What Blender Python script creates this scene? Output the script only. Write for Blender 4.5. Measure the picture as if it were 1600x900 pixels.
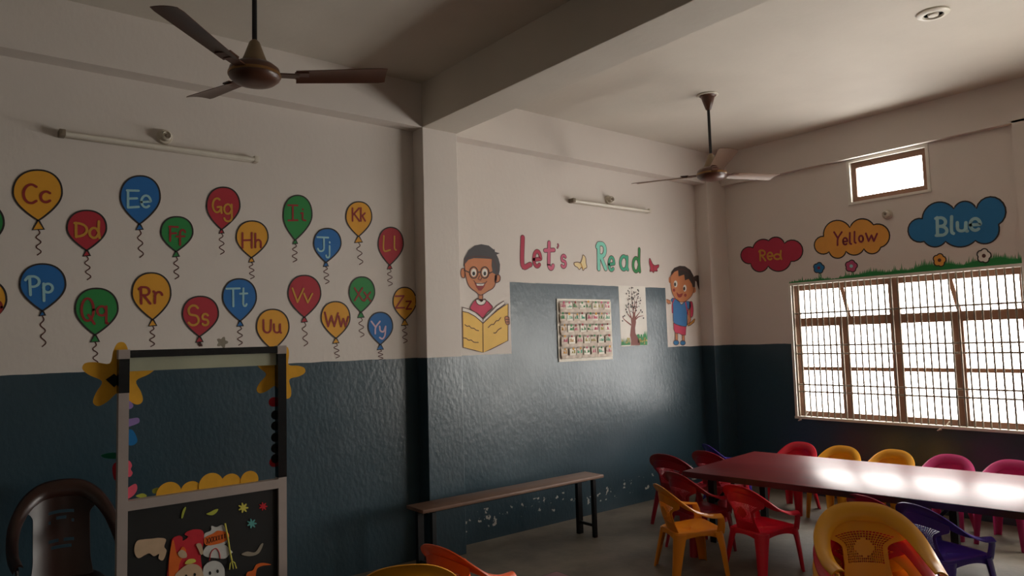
import bpy, bmesh, math, random
from mathutils import Vector, Matrix, geometry
random.seed(7)
for o in list(bpy.data.objects): bpy.data.objects.remove(o)
SC = bpy.context.scene
COL = SC.collection
PI = math.pi
# ------------------------------------------------------------------ camera
F, YAW, PITCH, ROLL, H = 1125.23, 0.6801, 0.0741, -0.0287, 1.45
YB, XR, ZB = 4.36, 6.207, 1.356          # back wall (reading half), right wall, top of the blue dado
YBL = 4.312                              # back wall, balloon half
ZC, ZL = 3.262, 2.951                     # ceiling, underside of the beams
XL, YF = -3.0, -4.2                       # left wall, wall behind the camera
_f = Vector((math.sin(YAW)*math.cos(PITCH), math.cos(YAW)*math.cos(PITCH), math.sin(PITCH)))
_r0 = Vector((math.cos(YAW), -math.sin(YAW), 0)); _u0 = _r0.cross(_f)
_r = math.cos(ROLL)*_r0 + math.sin(ROLL)*_u0
_u = -math.sin(ROLL)*_r0 + math.cos(ROLL)*_u0
cam = bpy.data.cameras.new('camera'); cam_o = bpy.data.objects.new('camera', cam); COL.objects.link(cam_o)
cam.sensor_width = 36; cam.lens = F/1600*36; cam.clip_start = .05
cam_o.matrix_world = Matrix(((_r.x, _u.x, -_f.x, 0), (_r.y, _u.y, -_f.y, 0), (_r.z, _u.z, -_f.z, H), (0, 0, 0, 1)))
SC.camera = cam_o
# ------------------------------------------------------------------ light and exposure
WINDOW_E = 11.0        # daylight behind the frosted panes
ADDED_SIDE_E = 12.5    # glow of an unseen window added on the same wall, beyond the flat column
ADDED_REAR_E = .1  # glow of the window panel added behind the camera
SC.view_settings.view_transform = 'Standard'; SC.view_settings.look = 'None'
SC.view_settings.gamma = 1; SC.view_settings.use_curve_mapping = False
SC.view_settings.exposure = 0.57
w = bpy.data.worlds.new('world'); SC.world = w; w.use_nodes = True
w.node_tree.nodes['Background'].inputs[0].default_value = (.9, .95, 1, 1)
w.node_tree.nodes['Background'].inputs[1].default_value = 1.0

# ------------------------------------------------------------------ materials
def srgb(*c):
    return tuple(((v/255)/12.92 if v/255 <= .04045 else ((v/255+.055)/1.055)**2.4) for v in c) + (1,)
MATS = {}
def mat(name, col, rough=.6, metal=0, var=.06, scale=12, bump=0, bscale=60, emit=None, spec=.5, coat=0):
    if name in MATS: return MATS[name]
    m = bpy.data.materials.new(name); m.use_nodes = True; nt = m.node_tree; b = nt.nodes['Principled BSDF']
    b.inputs['Roughness'].default_value = rough; b.inputs['Metallic'].default_value = metal
    b.inputs['Specular IOR Level'].default_value = spec; b.inputs['Coat Weight'].default_value = coat
    tc = nt.nodes.new('ShaderNodeTexCoord'); n = nt.nodes.new('ShaderNodeTexNoise')
    n.inputs['Scale'].default_value = scale; n.inputs['Detail'].default_value = 4
    nt.links.new(tc.outputs['Object'], n.inputs['Vector'])
    mx = nt.nodes.new('ShaderNodeMix'); mx.data_type = 'RGBA'
    mx.inputs[6].default_value = tuple(min(1, c*(1-var*2)) for c in col[:3]) + (1,)
    mx.inputs[7].default_value = tuple(min(1, c*(1+var*2)) for c in col[:3]) + (1,)
    nt.links.new(n.outputs['Fac'], mx.inputs[0]); nt.links.new(mx.outputs[2], b.inputs['Base Color'])
    if bump:
        n2 = nt.nodes.new('ShaderNodeTexNoise'); n2.inputs['Scale'].default_value = bscale; n2.inputs['Detail'].default_value = 3
        nt.links.new(tc.outputs['Object'], n2.inputs['Vector'])
        bp = nt.nodes.new('ShaderNodeBump'); bp.inputs['Strength'].default_value = bump; bp.inputs['Distance'].default_value = .01
        nt.links.new(n2.outputs['Fac'], bp.inputs['Height']); nt.links.new(bp.outputs[0], b.inputs['Normal'])
    if emit:
        b.inputs['Emission Color'].default_value = emit[0]; b.inputs['Emission Strength'].default_value = emit[1]
    MATS[name] = m; return m

WHITE = (.67, .61, .555, 1); BLUE = (.024, .054, .074, 1)
def wall_paint(name, boxes=()):
    """white distemper above, glossy blue enamel dado below (plus raised blue boxes (axis lo, hi, z))"""
    m = bpy.data.materials.new(name); m.use_nodes = True; nt = m.node_tree; N = nt.nodes.new; L = nt.links.new
    b = nt.nodes['Principled BSDF']
    g = N('ShaderNodeNewGeometry'); sx = N('ShaderNodeSeparateXYZ'); L(g.outputs['Position'], sx.inputs[0])
    def math_(op, a, c):
        n = N('ShaderNodeMath'); n.operation = op
        for i, v in enumerate((a, c)):
            if isinstance(v, (int, float)): n.inputs[i].default_value = v
            else: L(v, n.inputs[i])
        return n.outputs[0]
    wob = N('ShaderNodeTexNoise'); wob.inputs['Scale'].default_value = 6; L(g.outputs['Position'], wob.inputs['Vector'])
    off = math_('MULTIPLY', math_('SUBTRACT', wob.outputs['Fac'], .5), .012)
    z = math_('ADD', sx.outputs['Z'], off)
    mask = math_('LESS_THAN', z, ZB)
    for (x0, x1, zt) in boxes:
        k = math_('MULTIPLY', math_('GREATER_THAN', sx.outputs['X'], x0), math_('LESS_THAN', sx.outputs['X'], x1))
        k = math_('MULTIPLY', k, math_('LESS_THAN', z, zt))
        mask = math_('MAXIMUM', mask, k)
    # peeled patches low on the dado
    pn = N('ShaderNodeTexNoise'); pn.inputs['Scale'].default_value = 24; pn.inputs['Detail'].default_value = 6; L(g.outputs['Position'], pn.inputs['Vector'])
    band = math_('MULTIPLY', math_('GREATER_THAN', z, .09), math_('LESS_THAN', z, .23))
    band = math_('MULTIPLY', band, math_('GREATER_THAN', sx.outputs['X'], 2.95))
    peel = math_('MULTIPLY', band, math_('GREATER_THAN', pn.outputs['Fac'], .63))
    # tone variation
    tn = N('ShaderNodeTexNoise'); tn.inputs['Scale'].default_value = 1.6; tn.inputs['Detail'].default_value = 6; tn.inputs['Roughness'].default_value = .6; L(g.outputs['Position'], tn.inputs['Vector'])
    def two(c, v):
        mx = N('ShaderNodeMix'); mx.data_type = 'RGBA'; L(tn.outputs['Fac'], mx.inputs[0])
        mx.inputs[6].default_value = tuple(q*(1-v) for q in c[:3]) + (1,); mx.inputs[7].default_value = tuple(min(1, q*(1+v)) for q in c[:3]) + (1,)
        return mx.outputs[2]
    cw = two(WHITE, .06); cb = two(BLUE, .22)
    pm = N('ShaderNodeMix'); pm.data_type = 'RGBA'; L(peel, pm.inputs[0]); L(cb, pm.inputs[6]); pm.inputs[7].default_value = (.45, .44, .40, 1)
    fm = N('ShaderNodeMix'); fm.data_type = 'RGBA'; L(mask, fm.inputs[0]); L(cw, fm.inputs[6]); L(pm.outputs[2], fm.inputs[7])
    L(fm.outputs[2], b.inputs['Base Color'])
    rn = N('ShaderNodeTexNoise'); rn.inputs['Scale'].default_value = 3; rn.inputs['Detail'].default_value = 5; L(g.outputs['Position'], rn.inputs['Vector'])
    rb = math_('ADD', math_('MULTIPLY', rn.outputs['Fac'], .22), .22)
    rm = N('ShaderNodeMix'); L(mask, rm.inputs[0]); rm.inputs[2].default_value = .75; L(rb, rm.inputs[3])
    L(rm.outputs[0], b.inputs['Roughness'])
    bn = N('ShaderNodeTexNoise'); bn.inputs['Scale'].default_value = 38; bn.inputs['Detail'].default_value = 4
    mp = N('ShaderNodeMapping'); mp.inputs['Scale'].default_value = (1, 1, .6); L(g.outputs['Position'], mp.inputs[0]); L(mp.outputs[0], bn.inputs['Vector'])
    bp = N('ShaderNodeBump'); bp.inputs['Distance'].default_value = .012; L(bn.outputs['Fac'], bp.inputs['Height'])
    L(math_('ADD', math_('MULTIPLY', mask, .10), .08), bp.inputs['Strength']); L(bp.outputs[0], b.inputs['Normal'])
    b.inputs['Specular IOR Level'].default_value = .65
    return m
M_WALL = wall_paint('painted_wall')
M_WALLB = wall_paint('painted_wall_with_blue_panel', [(3.5045, 5.3843, 1.9121)])
M_CEIL = mat('ceiling_distemper', (.61, .56, .485, 1), .8, var=.05, scale=2.2, bump=.12, bscale=25)
def floor_mat():
    m = bpy.data.materials.new('cement_floor'); m.use_nodes = True; nt = m.node_tree; N = nt.nodes.new; L = nt.links.new
    b = nt.nodes['Principled BSDF']; tc = N('ShaderNodeTexCoord')
    n = N('ShaderNodeTexNoise'); n.inputs['Scale'].default_value = 2.2; n.inputs['Detail'].default_value = 8; n.inputs['Roughness'].default_value = .62
    L(tc.outputs['Object'], n.inputs['Vector'])
    r = N('ShaderNodeValToRGB'); r.color_ramp.elements[0].position = .3; r.color_ramp.elements[0].color = (.105, .086, .064, 1)
    r.color_ramp.elements[1].position = .72; r.color_ramp.elements[1].color = (.23, .195, .150, 1); L(n.outputs['Fac'], r.inputs[0])
    L(r.outputs[0], b.inputs['Base Color']); b.inputs['Roughness'].default_value = .55
    n2 = N('ShaderNodeTexNoise'); n2.inputs['Scale'].default_value = 30; L(tc.outputs['Object'], n2.inputs['Vector'])
    bp = N('ShaderNodeBump'); bp.inputs['Strength'].default_value = .15; bp.inputs['Distance'].default_value = .01; L(n2.outputs['Fac'], bp.inputs['Height']); L(bp.outputs[0], b.inputs['Normal'])
    return m
M_FLOOR = floor_mat()
def plastic(n, rgb): return mat(n, srgb(*rgb), .32, var=.02, scale=5, spec=.5)
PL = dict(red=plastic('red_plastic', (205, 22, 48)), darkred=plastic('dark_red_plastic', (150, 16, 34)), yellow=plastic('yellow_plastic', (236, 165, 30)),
          amber=plastic('amber_plastic', (226, 140, 24)), pink=plastic('pink_plastic', (205, 52, 120)), purple=plastic('purple_plastic', (70, 48, 150)),
          orange=plastic('orange_plastic', (232, 92, 34)), brown=plastic('brown_plastic', (48, 24, 16)), magenta=plastic('magenta_plastic', (168, 24, 72)))
M_FRAME = mat('brown_window_paint', srgb(112, 78, 58), .5)
M_BAR = mat('grille_steel', srgb(120, 108, 92), .5, metal=.2)
M_PLASTER = mat('white_reveal_plaster', (.72, .68, .60, 1), .7)
M_PANE = mat('frosted_daylit_pane', (.8, .82, .84, 1), .25, var=.0, emit=((1, .985, .95, 1), WINDOW_E))
M_ADDED_REAR = mat('added_rear_pane_glow', (.8, .82, .84, 1), .25, var=.0, emit=((1, .95, .86, 1), ADDED_REAR_E))
M_ADDED_SIDE = mat('added_side_pane_glow', (.8, .82, .84, 1), .25, var=.0, emit=((1, .96, .88, 1), ADDED_SIDE_E))
M_IRON = mat('black_iron', (.012, .012, .013, 1), .45, metal=.4)
M_FAN = mat('brown_fan_enamel', srgb(82, 50, 36), .35, spec=.5)
M_FANL = mat('fan_brass_beige', srgb(120, 98, 70), .4)

# ------------------------------------------------------------------ mesh helpers
def link(name, bm, m, parent=None, smooth=True, angle=40):
    bmesh.ops.recalc_face_normals(bm, faces=bm.faces)
    me = bpy.data.meshes.new(name); bm.to_mesh(me); bm.free()
    me.materials.append(m) if not isinstance(m, (list, tuple)) else [me.materials.append(x) for x in m]
    if smooth:
        me.polygons.foreach_set('use_smooth', [True]*len(me.polygons)); me.set_sharp_from_angle(angle=math.radians(angle))
    o = bpy.data.objects.new(name, me); COL.objects.link(o); o.parent = parent
    return o
def thing(name, label, cat, loc=(0, 0, 0), rz=0, group=None):
    o = bpy.data.objects.new(name, None); COL.objects.link(o); o.location = loc; o.rotation_euler = (0, 0, rz); o.empty_display_size = .05
    return tag(o, label, cat, group)
def tag(o, label, cat, group=None):
    o['label'] = label; o['category'] = cat
    if group: o['group'] = group
    return o
def struct(o, label=None):
    o['kind'] = 'structure'
    if label: o['label'] = label
    return o
def box(bm, x0, x1, y0, y1, z0, z1, bev=0):
    r = bmesh.ops.create_cube(bm, size=1)
    for v in r['verts']: v.co = Vector(((x0+x1)/2+v.co.x*(x1-x0), (y0+y1)/2+v.co.y*(y1-y0), (z0+z1)/2+v.co.z*(z1-z0)))
    if bev:
        es = list({e for v in r['verts'] for e in v.link_edges})
        bmesh.ops.bevel(bm, geom=es, offset=bev, segments=2, affect='EDGES', profile=.5)
    return bm
def B(*a, bev=0): return box(bmesh.new(), *a, bev=bev)
def crom(pts, n=8, closed=False):
    out = []; P = [Vector(p) for p in pts]; m = len(P)
    for i in range(m if closed else m-1):
        p1, p2 = P[i], P[(i+1) % m]
        p0 = P[(i-1) % m] if (closed or i > 0) else p1*2-p2
        p3 = P[(i+2) % m] if (closed or i+2 < m) else p2*2-p1
        for k in range(n):
            t = k/n
            out.append(.5*((2*p1)+(p2-p0)*t+(2*p0-5*p1+4*p2-p3)*t*t+(3*p1-p0-3*p2+p3)*t**3))
    if not closed: out.append(P[-1])
    return out
def loft(bm, rings, cap=True, closed_ring=True):
    vs = [[bm.verts.new(p) for p in r] for r in rings]; n = len(rings[0])
    for a, b in zip(vs, vs[1:]):
        for i in range(n if closed_ring else n-1):
            j = (i+1) % n; bm.faces.new((a[i], a[j], b[j], b[i]))
    if cap and closed_ring: bm.faces.new(vs[0]); bm.faces.new(list(reversed(vs[-1])))
    return vs
def tube(bm, pts, rad, seg=8, cap=True):
    pts = [Vector(p) for p in pts]; rings = []; up = None
    for i, p in enumerate(pts):
        t = (pts[min(i+1, len(pts)-1)]-pts[max(i-1, 0)]).normalized()
        if up is None: up = t.orthogonal().normalized()
        up = (up-t*up.dot(t)).normalized(); s = t.cross(up)
        r = rad[i] if isinstance(rad, (list, tuple)) else rad
        rings.append([p+up*r*math.cos(2*PI*k/seg)+s*r*math.sin(2*PI*k/seg) for k in range(seg)])
    loft(bm, rings, cap); return bm
def lathe(bm, prof, seg=32, c=(0, 0, 0)):
    rings = [[Vector((c[0]+r*math.cos(2*PI*k/seg), c[1]+r*math.sin(2*PI*k/seg), c[2]+z)) for k in range(seg)] for r, z in prof]
    loft(bm, rings, True); return bm
def bar(bm, a, b, w, t, up=(0, 0, 1)):
    """rectangular bar from a to b; w across 'up x dir', t along up"""
    a, b = Vector(a), Vector(b); d = (b-a).normalized(); s = d.cross(Vector(up)).normalized(); u = s.cross(d)
    loft(bm, [[p+s*w/2*i+u*t/2*j for i, j in ((-1, -1), (1, -1), (1, 1), (-1, 1))] for p in (a, b)]); return bm

# ------------------------------------------------------------------ room shell
struct(link('floor', B(XL-.2, XR+.3, YF-.2, YB+.2, -.15, 0), M_FLOOR, smooth=False), 'grey brown worn cement floor')
struct(link('ceiling', B(XL-.2, XR+.3, YF-.2, YB+.2, ZC, ZC+.15), M_CEIL, smooth=False), 'off-white plastered ceiling')
struct(link('wall_back', box(B(XL-.2, 2.77, YBL, YB+.2, 0, ZC), 2.77, XR+.3, YB, YB+.2, 0, ZC), M_WALLB, smooth=False), 'white wall with blue lower half and painted balloons')
struct(link('wall_left', B(XL-.2, XL, YF, YB, 0, ZC), M_WALL, smooth=False), 'white and blue left wall')
WIN = (1.722, 3.572, .688, 1.903)      # y0 y1 z0 z1 of the large window
VENT = (2.318, 2.958, 2.564, 2.93)     # high ventilator
ADDED_HOLE = (-.95, 1.25, .688, 1.903)  # opening of the unseen window added as a light source
def wall_with_holes(x0, x1, ya, yb, holes):
    bm = bmesh.new(); ys = sorted({ya, yb, *[h[0] for h in holes], *[h[1] for h in holes]}); zs = sorted({0, ZC, *[h[2] for h in holes], *[h[3] for h in holes]})
    for i in range(len(ys)-1):
        for k in range(len(zs)-1):
            cy, cz = (ys[i]+ys[i+1])/2, (zs[k]+zs[k+1])/2
            if any(h[0] < cy < h[1] and h[2] < cz < h[3] for h in holes): continue
            box(bm, x0, x1, ys[i], ys[i+1], zs[k], zs[k+1])
    bmesh.ops.remove_doubles(bm, verts=bm.verts, dist=1e-5)
    seen = {}
    for f in bm.faces: seen.setdefault(tuple(sorted(v.index for v in f.verts)), []).append(f)
    bm.verts.index_update(); seen = {}
    for f in bm.faces: seen.setdefault(tuple(sorted(v.index for v in f.verts)), []).append(f)
    bmesh.ops.delete(bm, geom=[f for l in seen.values() if len(l) > 1 for f in l], context='FACES')
    return bm
struct(link('wall_right', wall_with_holes(XR, XR+.3, YF, YB, [WIN, VENT, ADDED_HOLE]), M_WALL, smooth=False), 'white wall with blue lower half and a barred window')
struct(link('wall_front', B(XL, XR, YF-.2, YF, 0, ZC), M_WALL, smooth=False), 'white and blue wall behind the viewer')
PX0, PX1, PY = 2.624, 2.914, 4.183
struct(link('trim_1', B(PX0, PX1, PY, YB+.02, 0, ZL+.01, bev=.004), M_WALL, smooth=False), 'square pilaster under the ceiling beam')
struct(link('trim_2', B(PX0, PX1, YF-.02, YB+.02, ZL, ZC+.02, bev=.004), M_CEIL, smooth=False), 'concrete ceiling beam crossing the room')
struct(link('trim_3', B(XL-.02, PX0+.02, YBL-.125, YB+.02, ZL, ZC+.02), M_WALL, smooth=False), 'shallow beam along the balloon wall')
struct(link('trim_4', B(PX1-.02, XR+.02, YB-.125, YB+.02, ZL, ZC+.02), M_WALL, smooth=False), 'shallow beam above the reading wall')
struct(link('trim_5', B(5.905, XR+.02, 4.215, YB+.02, 0, ZL+.02, bev=.004), M_WALL, smooth=False), 'corner column between the two walls')
struct(link('trim_6', B(XR-.06, XR+.02, YF-.02, YB+.02, 2.945, ZC+.02), M_WALL, smooth=False), 'shallow beam above the window wall')
struct(link('trim_7', B(XR-.06, XR+.02, 1.40, 1.712, 0, 2.96), M_WALL, smooth=False), 'flat column at the right of the window')

# ------------------------------------------------------------------ windows
def frame_window(name, hole, label, mullions, transom, midrail, pane_m):
    y0, y1, z0, z1 = hole; xi = XR+(.055 if transom else .03)
    root = thing(name, label, 'window', (XR+.1, (y0+y1)/2, z0)); root['kind'] = 'structure'
    P = Vector(root.location)
    def sub(bm): bmesh.ops.translate(bm, verts=bm.verts, vec=-P); return bm
    fw = .052
    bm = bmesh.new()
    box(bm, xi, xi+.06, y0, y0+fw, z0, z1); box(bm, xi, xi+.06, y1-fw, y1, z0, z1)
    box(bm, xi+.001, xi+.059, y0+fw, y1-fw, z1-fw*1.2, z1); box(bm, xi+.001, xi+.059, y0+fw, y1-fw, z0, z0+fw)
    link('window_frame', sub(bm), M_FRAME, root, False)
    for (yy, zt, ww) in mullions: link('mullion', sub(B(xi-.004, xi+.056, yy-ww/2, yy+ww/2, z0+.01, zt)), M_FRAME, root, False)
    if transom: link('transom', sub(B(xi-.006, xi+.058, y0+.01, y1-.01, transom-.04, transom+.04)), M_FRAME, root, False)
    ys = [y0+fw] + sorted(m[0] for m in mullions) + [y1-fw]
    for a, b in zip(ys, ys[1:]):
        if midrail: link('midrail', sub(B(xi+.008, xi+.04, a, b, midrail-.017, midrail+.017)), M_FRAME, root, False)
        link('pane', sub(B(xi+.03, xi+.036, a, b, z0+.02, (transom or z1-.02))), pane_m, root, False)
    if transom:
        mid = sorted(mullions)[len(mullions)//2][0]
        for a, b in ((y0+fw, mid), (mid, y1-fw)):
            link('upper_pane', sub(B(xi+.03, xi+.036, a, b, transom, z1-.02)), pane_m, root, False)
            c = (a+b)/2; link('pane_stay', sub(bar(bmesh.new(), (xi+.012, c-.035, transom+.02), (xi+.02, c+.025, z1-.04), .034, .012, (1, 0, 0))), M_FRAME, root, False)
    # white plaster lining of the opening
    bm = bmesh.new()
    box(bm, XR-.006, xi, y1-.012, y1+.012, z0-.012, z1+.012); box(bm, XR-.006, xi, y0-.012, y0+.012, z0-.012, z1+.012)
    box(bm, XR-.006, xi, y0+.012, y1-.012, z1-.012, z1+.012); box(bm, XR-.012, xi, y0-.016, y1+.016, z0-.016, z0+.006)
    link('plaster_lining', sub(bm), M_PLASTER, root, False)
    return root
frame_window('window_1', WIN, 'large brown framed window of frosted panes on the right wall', [(3.117, 1.545, .075), (2.672, 1.89, .085), (2.208, 1.545, .085)], 1.548, 1.125, M_PANE)
frame_window('added_window_3', ADDED_HOLE, 'unseen brown framed window added further along the right wall to light the room', [(-.4, 1.545, .07), (.15, 1.89, .075), (.7, 1.545, .07)], 1.548, 1.125, M_ADDED_SIDE)  # out of view, added to bring more light to the left side
frame_window('window_2', VENT, 'small high ventilator window with one bright pane', [], None, None, M_PANE)
struct(link('added_window_4', B(-1.8, 1.2, YF-.02, YF+.015, .9, 2.3), M_ADDED_REAR, smooth=False), 'unseen glowing window panel added behind the viewer for light')  # emissive slab added out of view as a weak fill light
# grille
gr = thing('window_grille', 'thin steel bar grille in front of the large window', 'grille', (XR+.02, 2.65, .69))
GP = Vector(gr.location); x = XR+.018
for k in range(34):
    y = 1.742+k*(3.552-1.742)/33
    bm = tube(bmesh.new(), [Vector((x, y, .672))-GP, Vector((x, y, 1.916))-GP], .0078, 8); link('vertical_bar', bm, M_BAR, gr)
for z in (1.63, 1.338, 1.262, .982, .918):
    link('horizontal_bar', tube(bmesh.new(), [Vector((x+.006, 1.712, z))-GP, Vector((x+.006, 3.582, z))-GP], .0078, 8), M_BAR, gr)
for (yy, lab) in ((3.50, 'white string tied to the left bottom of the window grille'), (2.33, 'white string hanging under the middle of the window grille')):
    o = link('string_tie', tube(bmesh.new(), crom([(x-.008, yy-.03, .73), (x-.012, yy-.01, .70), (XR-.016, yy+.02, .675), (XR-.02, yy+.05, .655), (XR-.014, yy+.02, .665)], 6), .004, 6), M_PLASTER); tag(o, lab, 'string')

# ------------------------------------------------------------------ wall painting kit: flat paint drawn in metres on the wall
def ray(px, py): return _f*F + _r*(px-800) - _u*(py-450)
class Surface:
    """maps a photograph point to (u, z) on a wall and (u, z, lift) back to the world"""
    def __init__(s, kind, val, fold=False): s.kind, s.val, s.fold = kind, val, fold
    def uz(s, px, py):
        d = ray(px, py)
        if s.kind == 'back':
            t = s.val/d.y; x = d.x*t
            if s.fold and x > PX0:       # round the corner on to the pilaster's side
                t = PX0/d.x; return Vector((PX0+(s.val-d.y*t), H+d.z*t))
            return Vector((x, H+d.z*t))
        t = s.val/d.x; return Vector((-d.y*t, H+d.z*t))
    def w(s, u, z, e):
        if s.kind == 'back':
            if s.fold and u > PX0: return Vector((PX0-e, s.val-(u-PX0), z))
            return Vector((u, s.val-e, z))
        return Vector((s.val-e, -u, z))
BACK = Surface('back', YB); BACKL = Surface('back', YBL, True); RIGHT = Surface('right', XR)
def bm_paint(S, bm2, e, org):
    if S.fold and any(v.co.x < PX0-1e-4 for v in bm2.verts) and any(PX0+1e-4 < v.co.x for v in bm2.verts):
        bmesh.ops.bisect_plane(bm2, geom=bm2.verts[:]+bm2.edges[:]+bm2.faces[:], plane_co=(PX0, 0, 0), plane_no=(1, 0, 0), dist=1e-6)
    for v in bm2.verts: v.co = S.w(v.co.x, v.co.y, e+v.co.z)-Vector(org)
    return bm2
def poly2(bm, pts):
    vs = [bm.verts.new((p.x, p.y, 0)) for p in pts]
    for t in geometry.tessellate_polygon([[Vector((p.x, p.y, 0)) for p in pts]]):
        try: bm.faces.new([vs[i] for i in t])
        except ValueError: pass
    return bm
def ribbon2(bm, pts, wd, closed=False, taper=False, lift=0):
    n = len(pts); L = []
    for i, p in enumerate(pts):
        a = pts[(i-1) % n] if (closed or i > 0) else p; b = pts[(i+1) % n] if (closed or i < n-1) else p
        t = (b-a); t = t.normalized() if t.length > 1e-9 else Vector((1, 0)); nn = Vector((-t.y, t.x))
        w_ = wd*(1-.75*i/(n-1)) if taper else wd
        L.append((bm.verts.new((*(p+nn*w_/2), lift)), bm.verts.new((*(p-nn*w_/2), lift))))
    for i in range(n if closed else n-1):
        (a, b), (c, d) = L[i], L[(i+1) % n]; bm.faces.new((a, b, d, c))
    if not closed and not taper:
        for (p, q, (va, vb)) in ((pts[0], pts[1], L[0]), (pts[-1], pts[-2], L[-1])):      # round ends
            d = p-q; d = d.normalized() if d.length > 1e-9 else Vector((1, 0)); nn = Vector((va.co.x-p.x, va.co.y-p.y))
            vs = [bm.verts.new((p.x+nn.x*math.cos(a)+d.x*wd/2*math.sin(a), p.y+nn.y*math.cos(a)+d.y*wd/2*math.sin(a), lift)) for a in [PI*k/6 for k in range(1, 6)]]
            bm.faces.new([va]+vs+[vb])
    return bm
class Art:
    def __init__(s, S, name, label, cat, at, group=None):
        s.S = S; c = S.uz(*at); s.org = S.w(c.x, c.y, 0); s.root = thing(name, label, cat, s.org, 0, group); s.k = 0
    def px(s, pts): return [s.S.uz(*p) for p in pts]
    def fill(s, name, polys, m, e=1):
        bm = bmesh.new()
        for P in polys: poly2(bm, s.px(P))
        return link(name, bm_paint(s.S, bm, .0008*e+.0006, s.org), m, s.root, False)
    def each(s, name, polys, m, e=1):
        for p in polys: s.fill(name, [p], m, e)
    def line(s, name, lines, wd, m, e=2, smooth=True, closed=False, taper=False, n=6):
        bm = bmesh.new()
        for i_, P in enumerate(lines):
            q = s.px(P); q = crom(q, n, closed) if smooth and len(q) > 2 else q
            ribbon2(bm, q, wd, closed, taper, .00012*i_)
        return link(name, bm_paint(s.S, bm, .0008*e+.0006, s.org), m, s.root, False)
def sm(pts, n=6): return [(p.x, p.y) for p in crom([Vector(p) for p in pts], n, True)]
def ell(cx, cy, rx, ry, n=24, rot=0):
    c, s = math.cos(rot), math.sin(rot)
    return [(cx+rx*math.cos(2*PI*k/n)*c-ry*math.sin(2*PI*k/n)*s, cy+rx*math.cos(2*PI*k/n)*s+ry*math.sin(2*PI*k/n)*c) for k in range(n)]
def paint(n, rgb, rough=.6): return mat('paint_'+n, srgb(*rgb), rough, var=.05, scale=9)
PT = dict(yellow=paint('yellow', (222, 158, 40)), red=paint('red', (172, 36, 50)), blue=paint('blue', (26, 104, 172)), green=paint('green', (34, 132, 62)),
          black=paint('black', (38, 30, 28)), maroon=paint('maroon', (142, 38, 32)), gold=paint('gold', (196, 140, 46)), pale=paint('pale_blue', (150, 196, 204)),
          pinkish=paint('pale_pink', (205, 180, 200)), white=paint('white', (226, 220, 210)), skin=paint('skin', (196, 122, 76)), hair=paint('hair', (62, 58, 60)), hair2=paint('dark_hair', (52, 40, 36)),
          crimson=paint('crimson', (196, 44, 82)), rose=paint('rose', (202, 90, 120)), teal=paint('teal', (60, 164, 128)), mint=paint('mint', (128, 208, 186)), leaf=paint('leaf_green', (28, 128, 62)),
          cream=paint('cream', (226, 204, 150)), bookyellow=paint('book_yellow', (232, 186, 84)), cloudred=paint('cloud_red', (176, 34, 66)), cloudyellow=paint('cloud_yellow', (222, 156, 62)), cloudblue=paint('cloud_blue', (24, 112, 166)),
          bark=paint('bark', (122, 56, 44)), bluetop=paint('shirt_blue', (44, 112, 170)), flowpink=paint('flower_pink', (180, 70, 110)), ink=paint('brown_ink', (82, 40, 34)), wine=paint('wine', (130, 40, 60)), olive=paint('olive', (176, 164, 84)))
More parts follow.
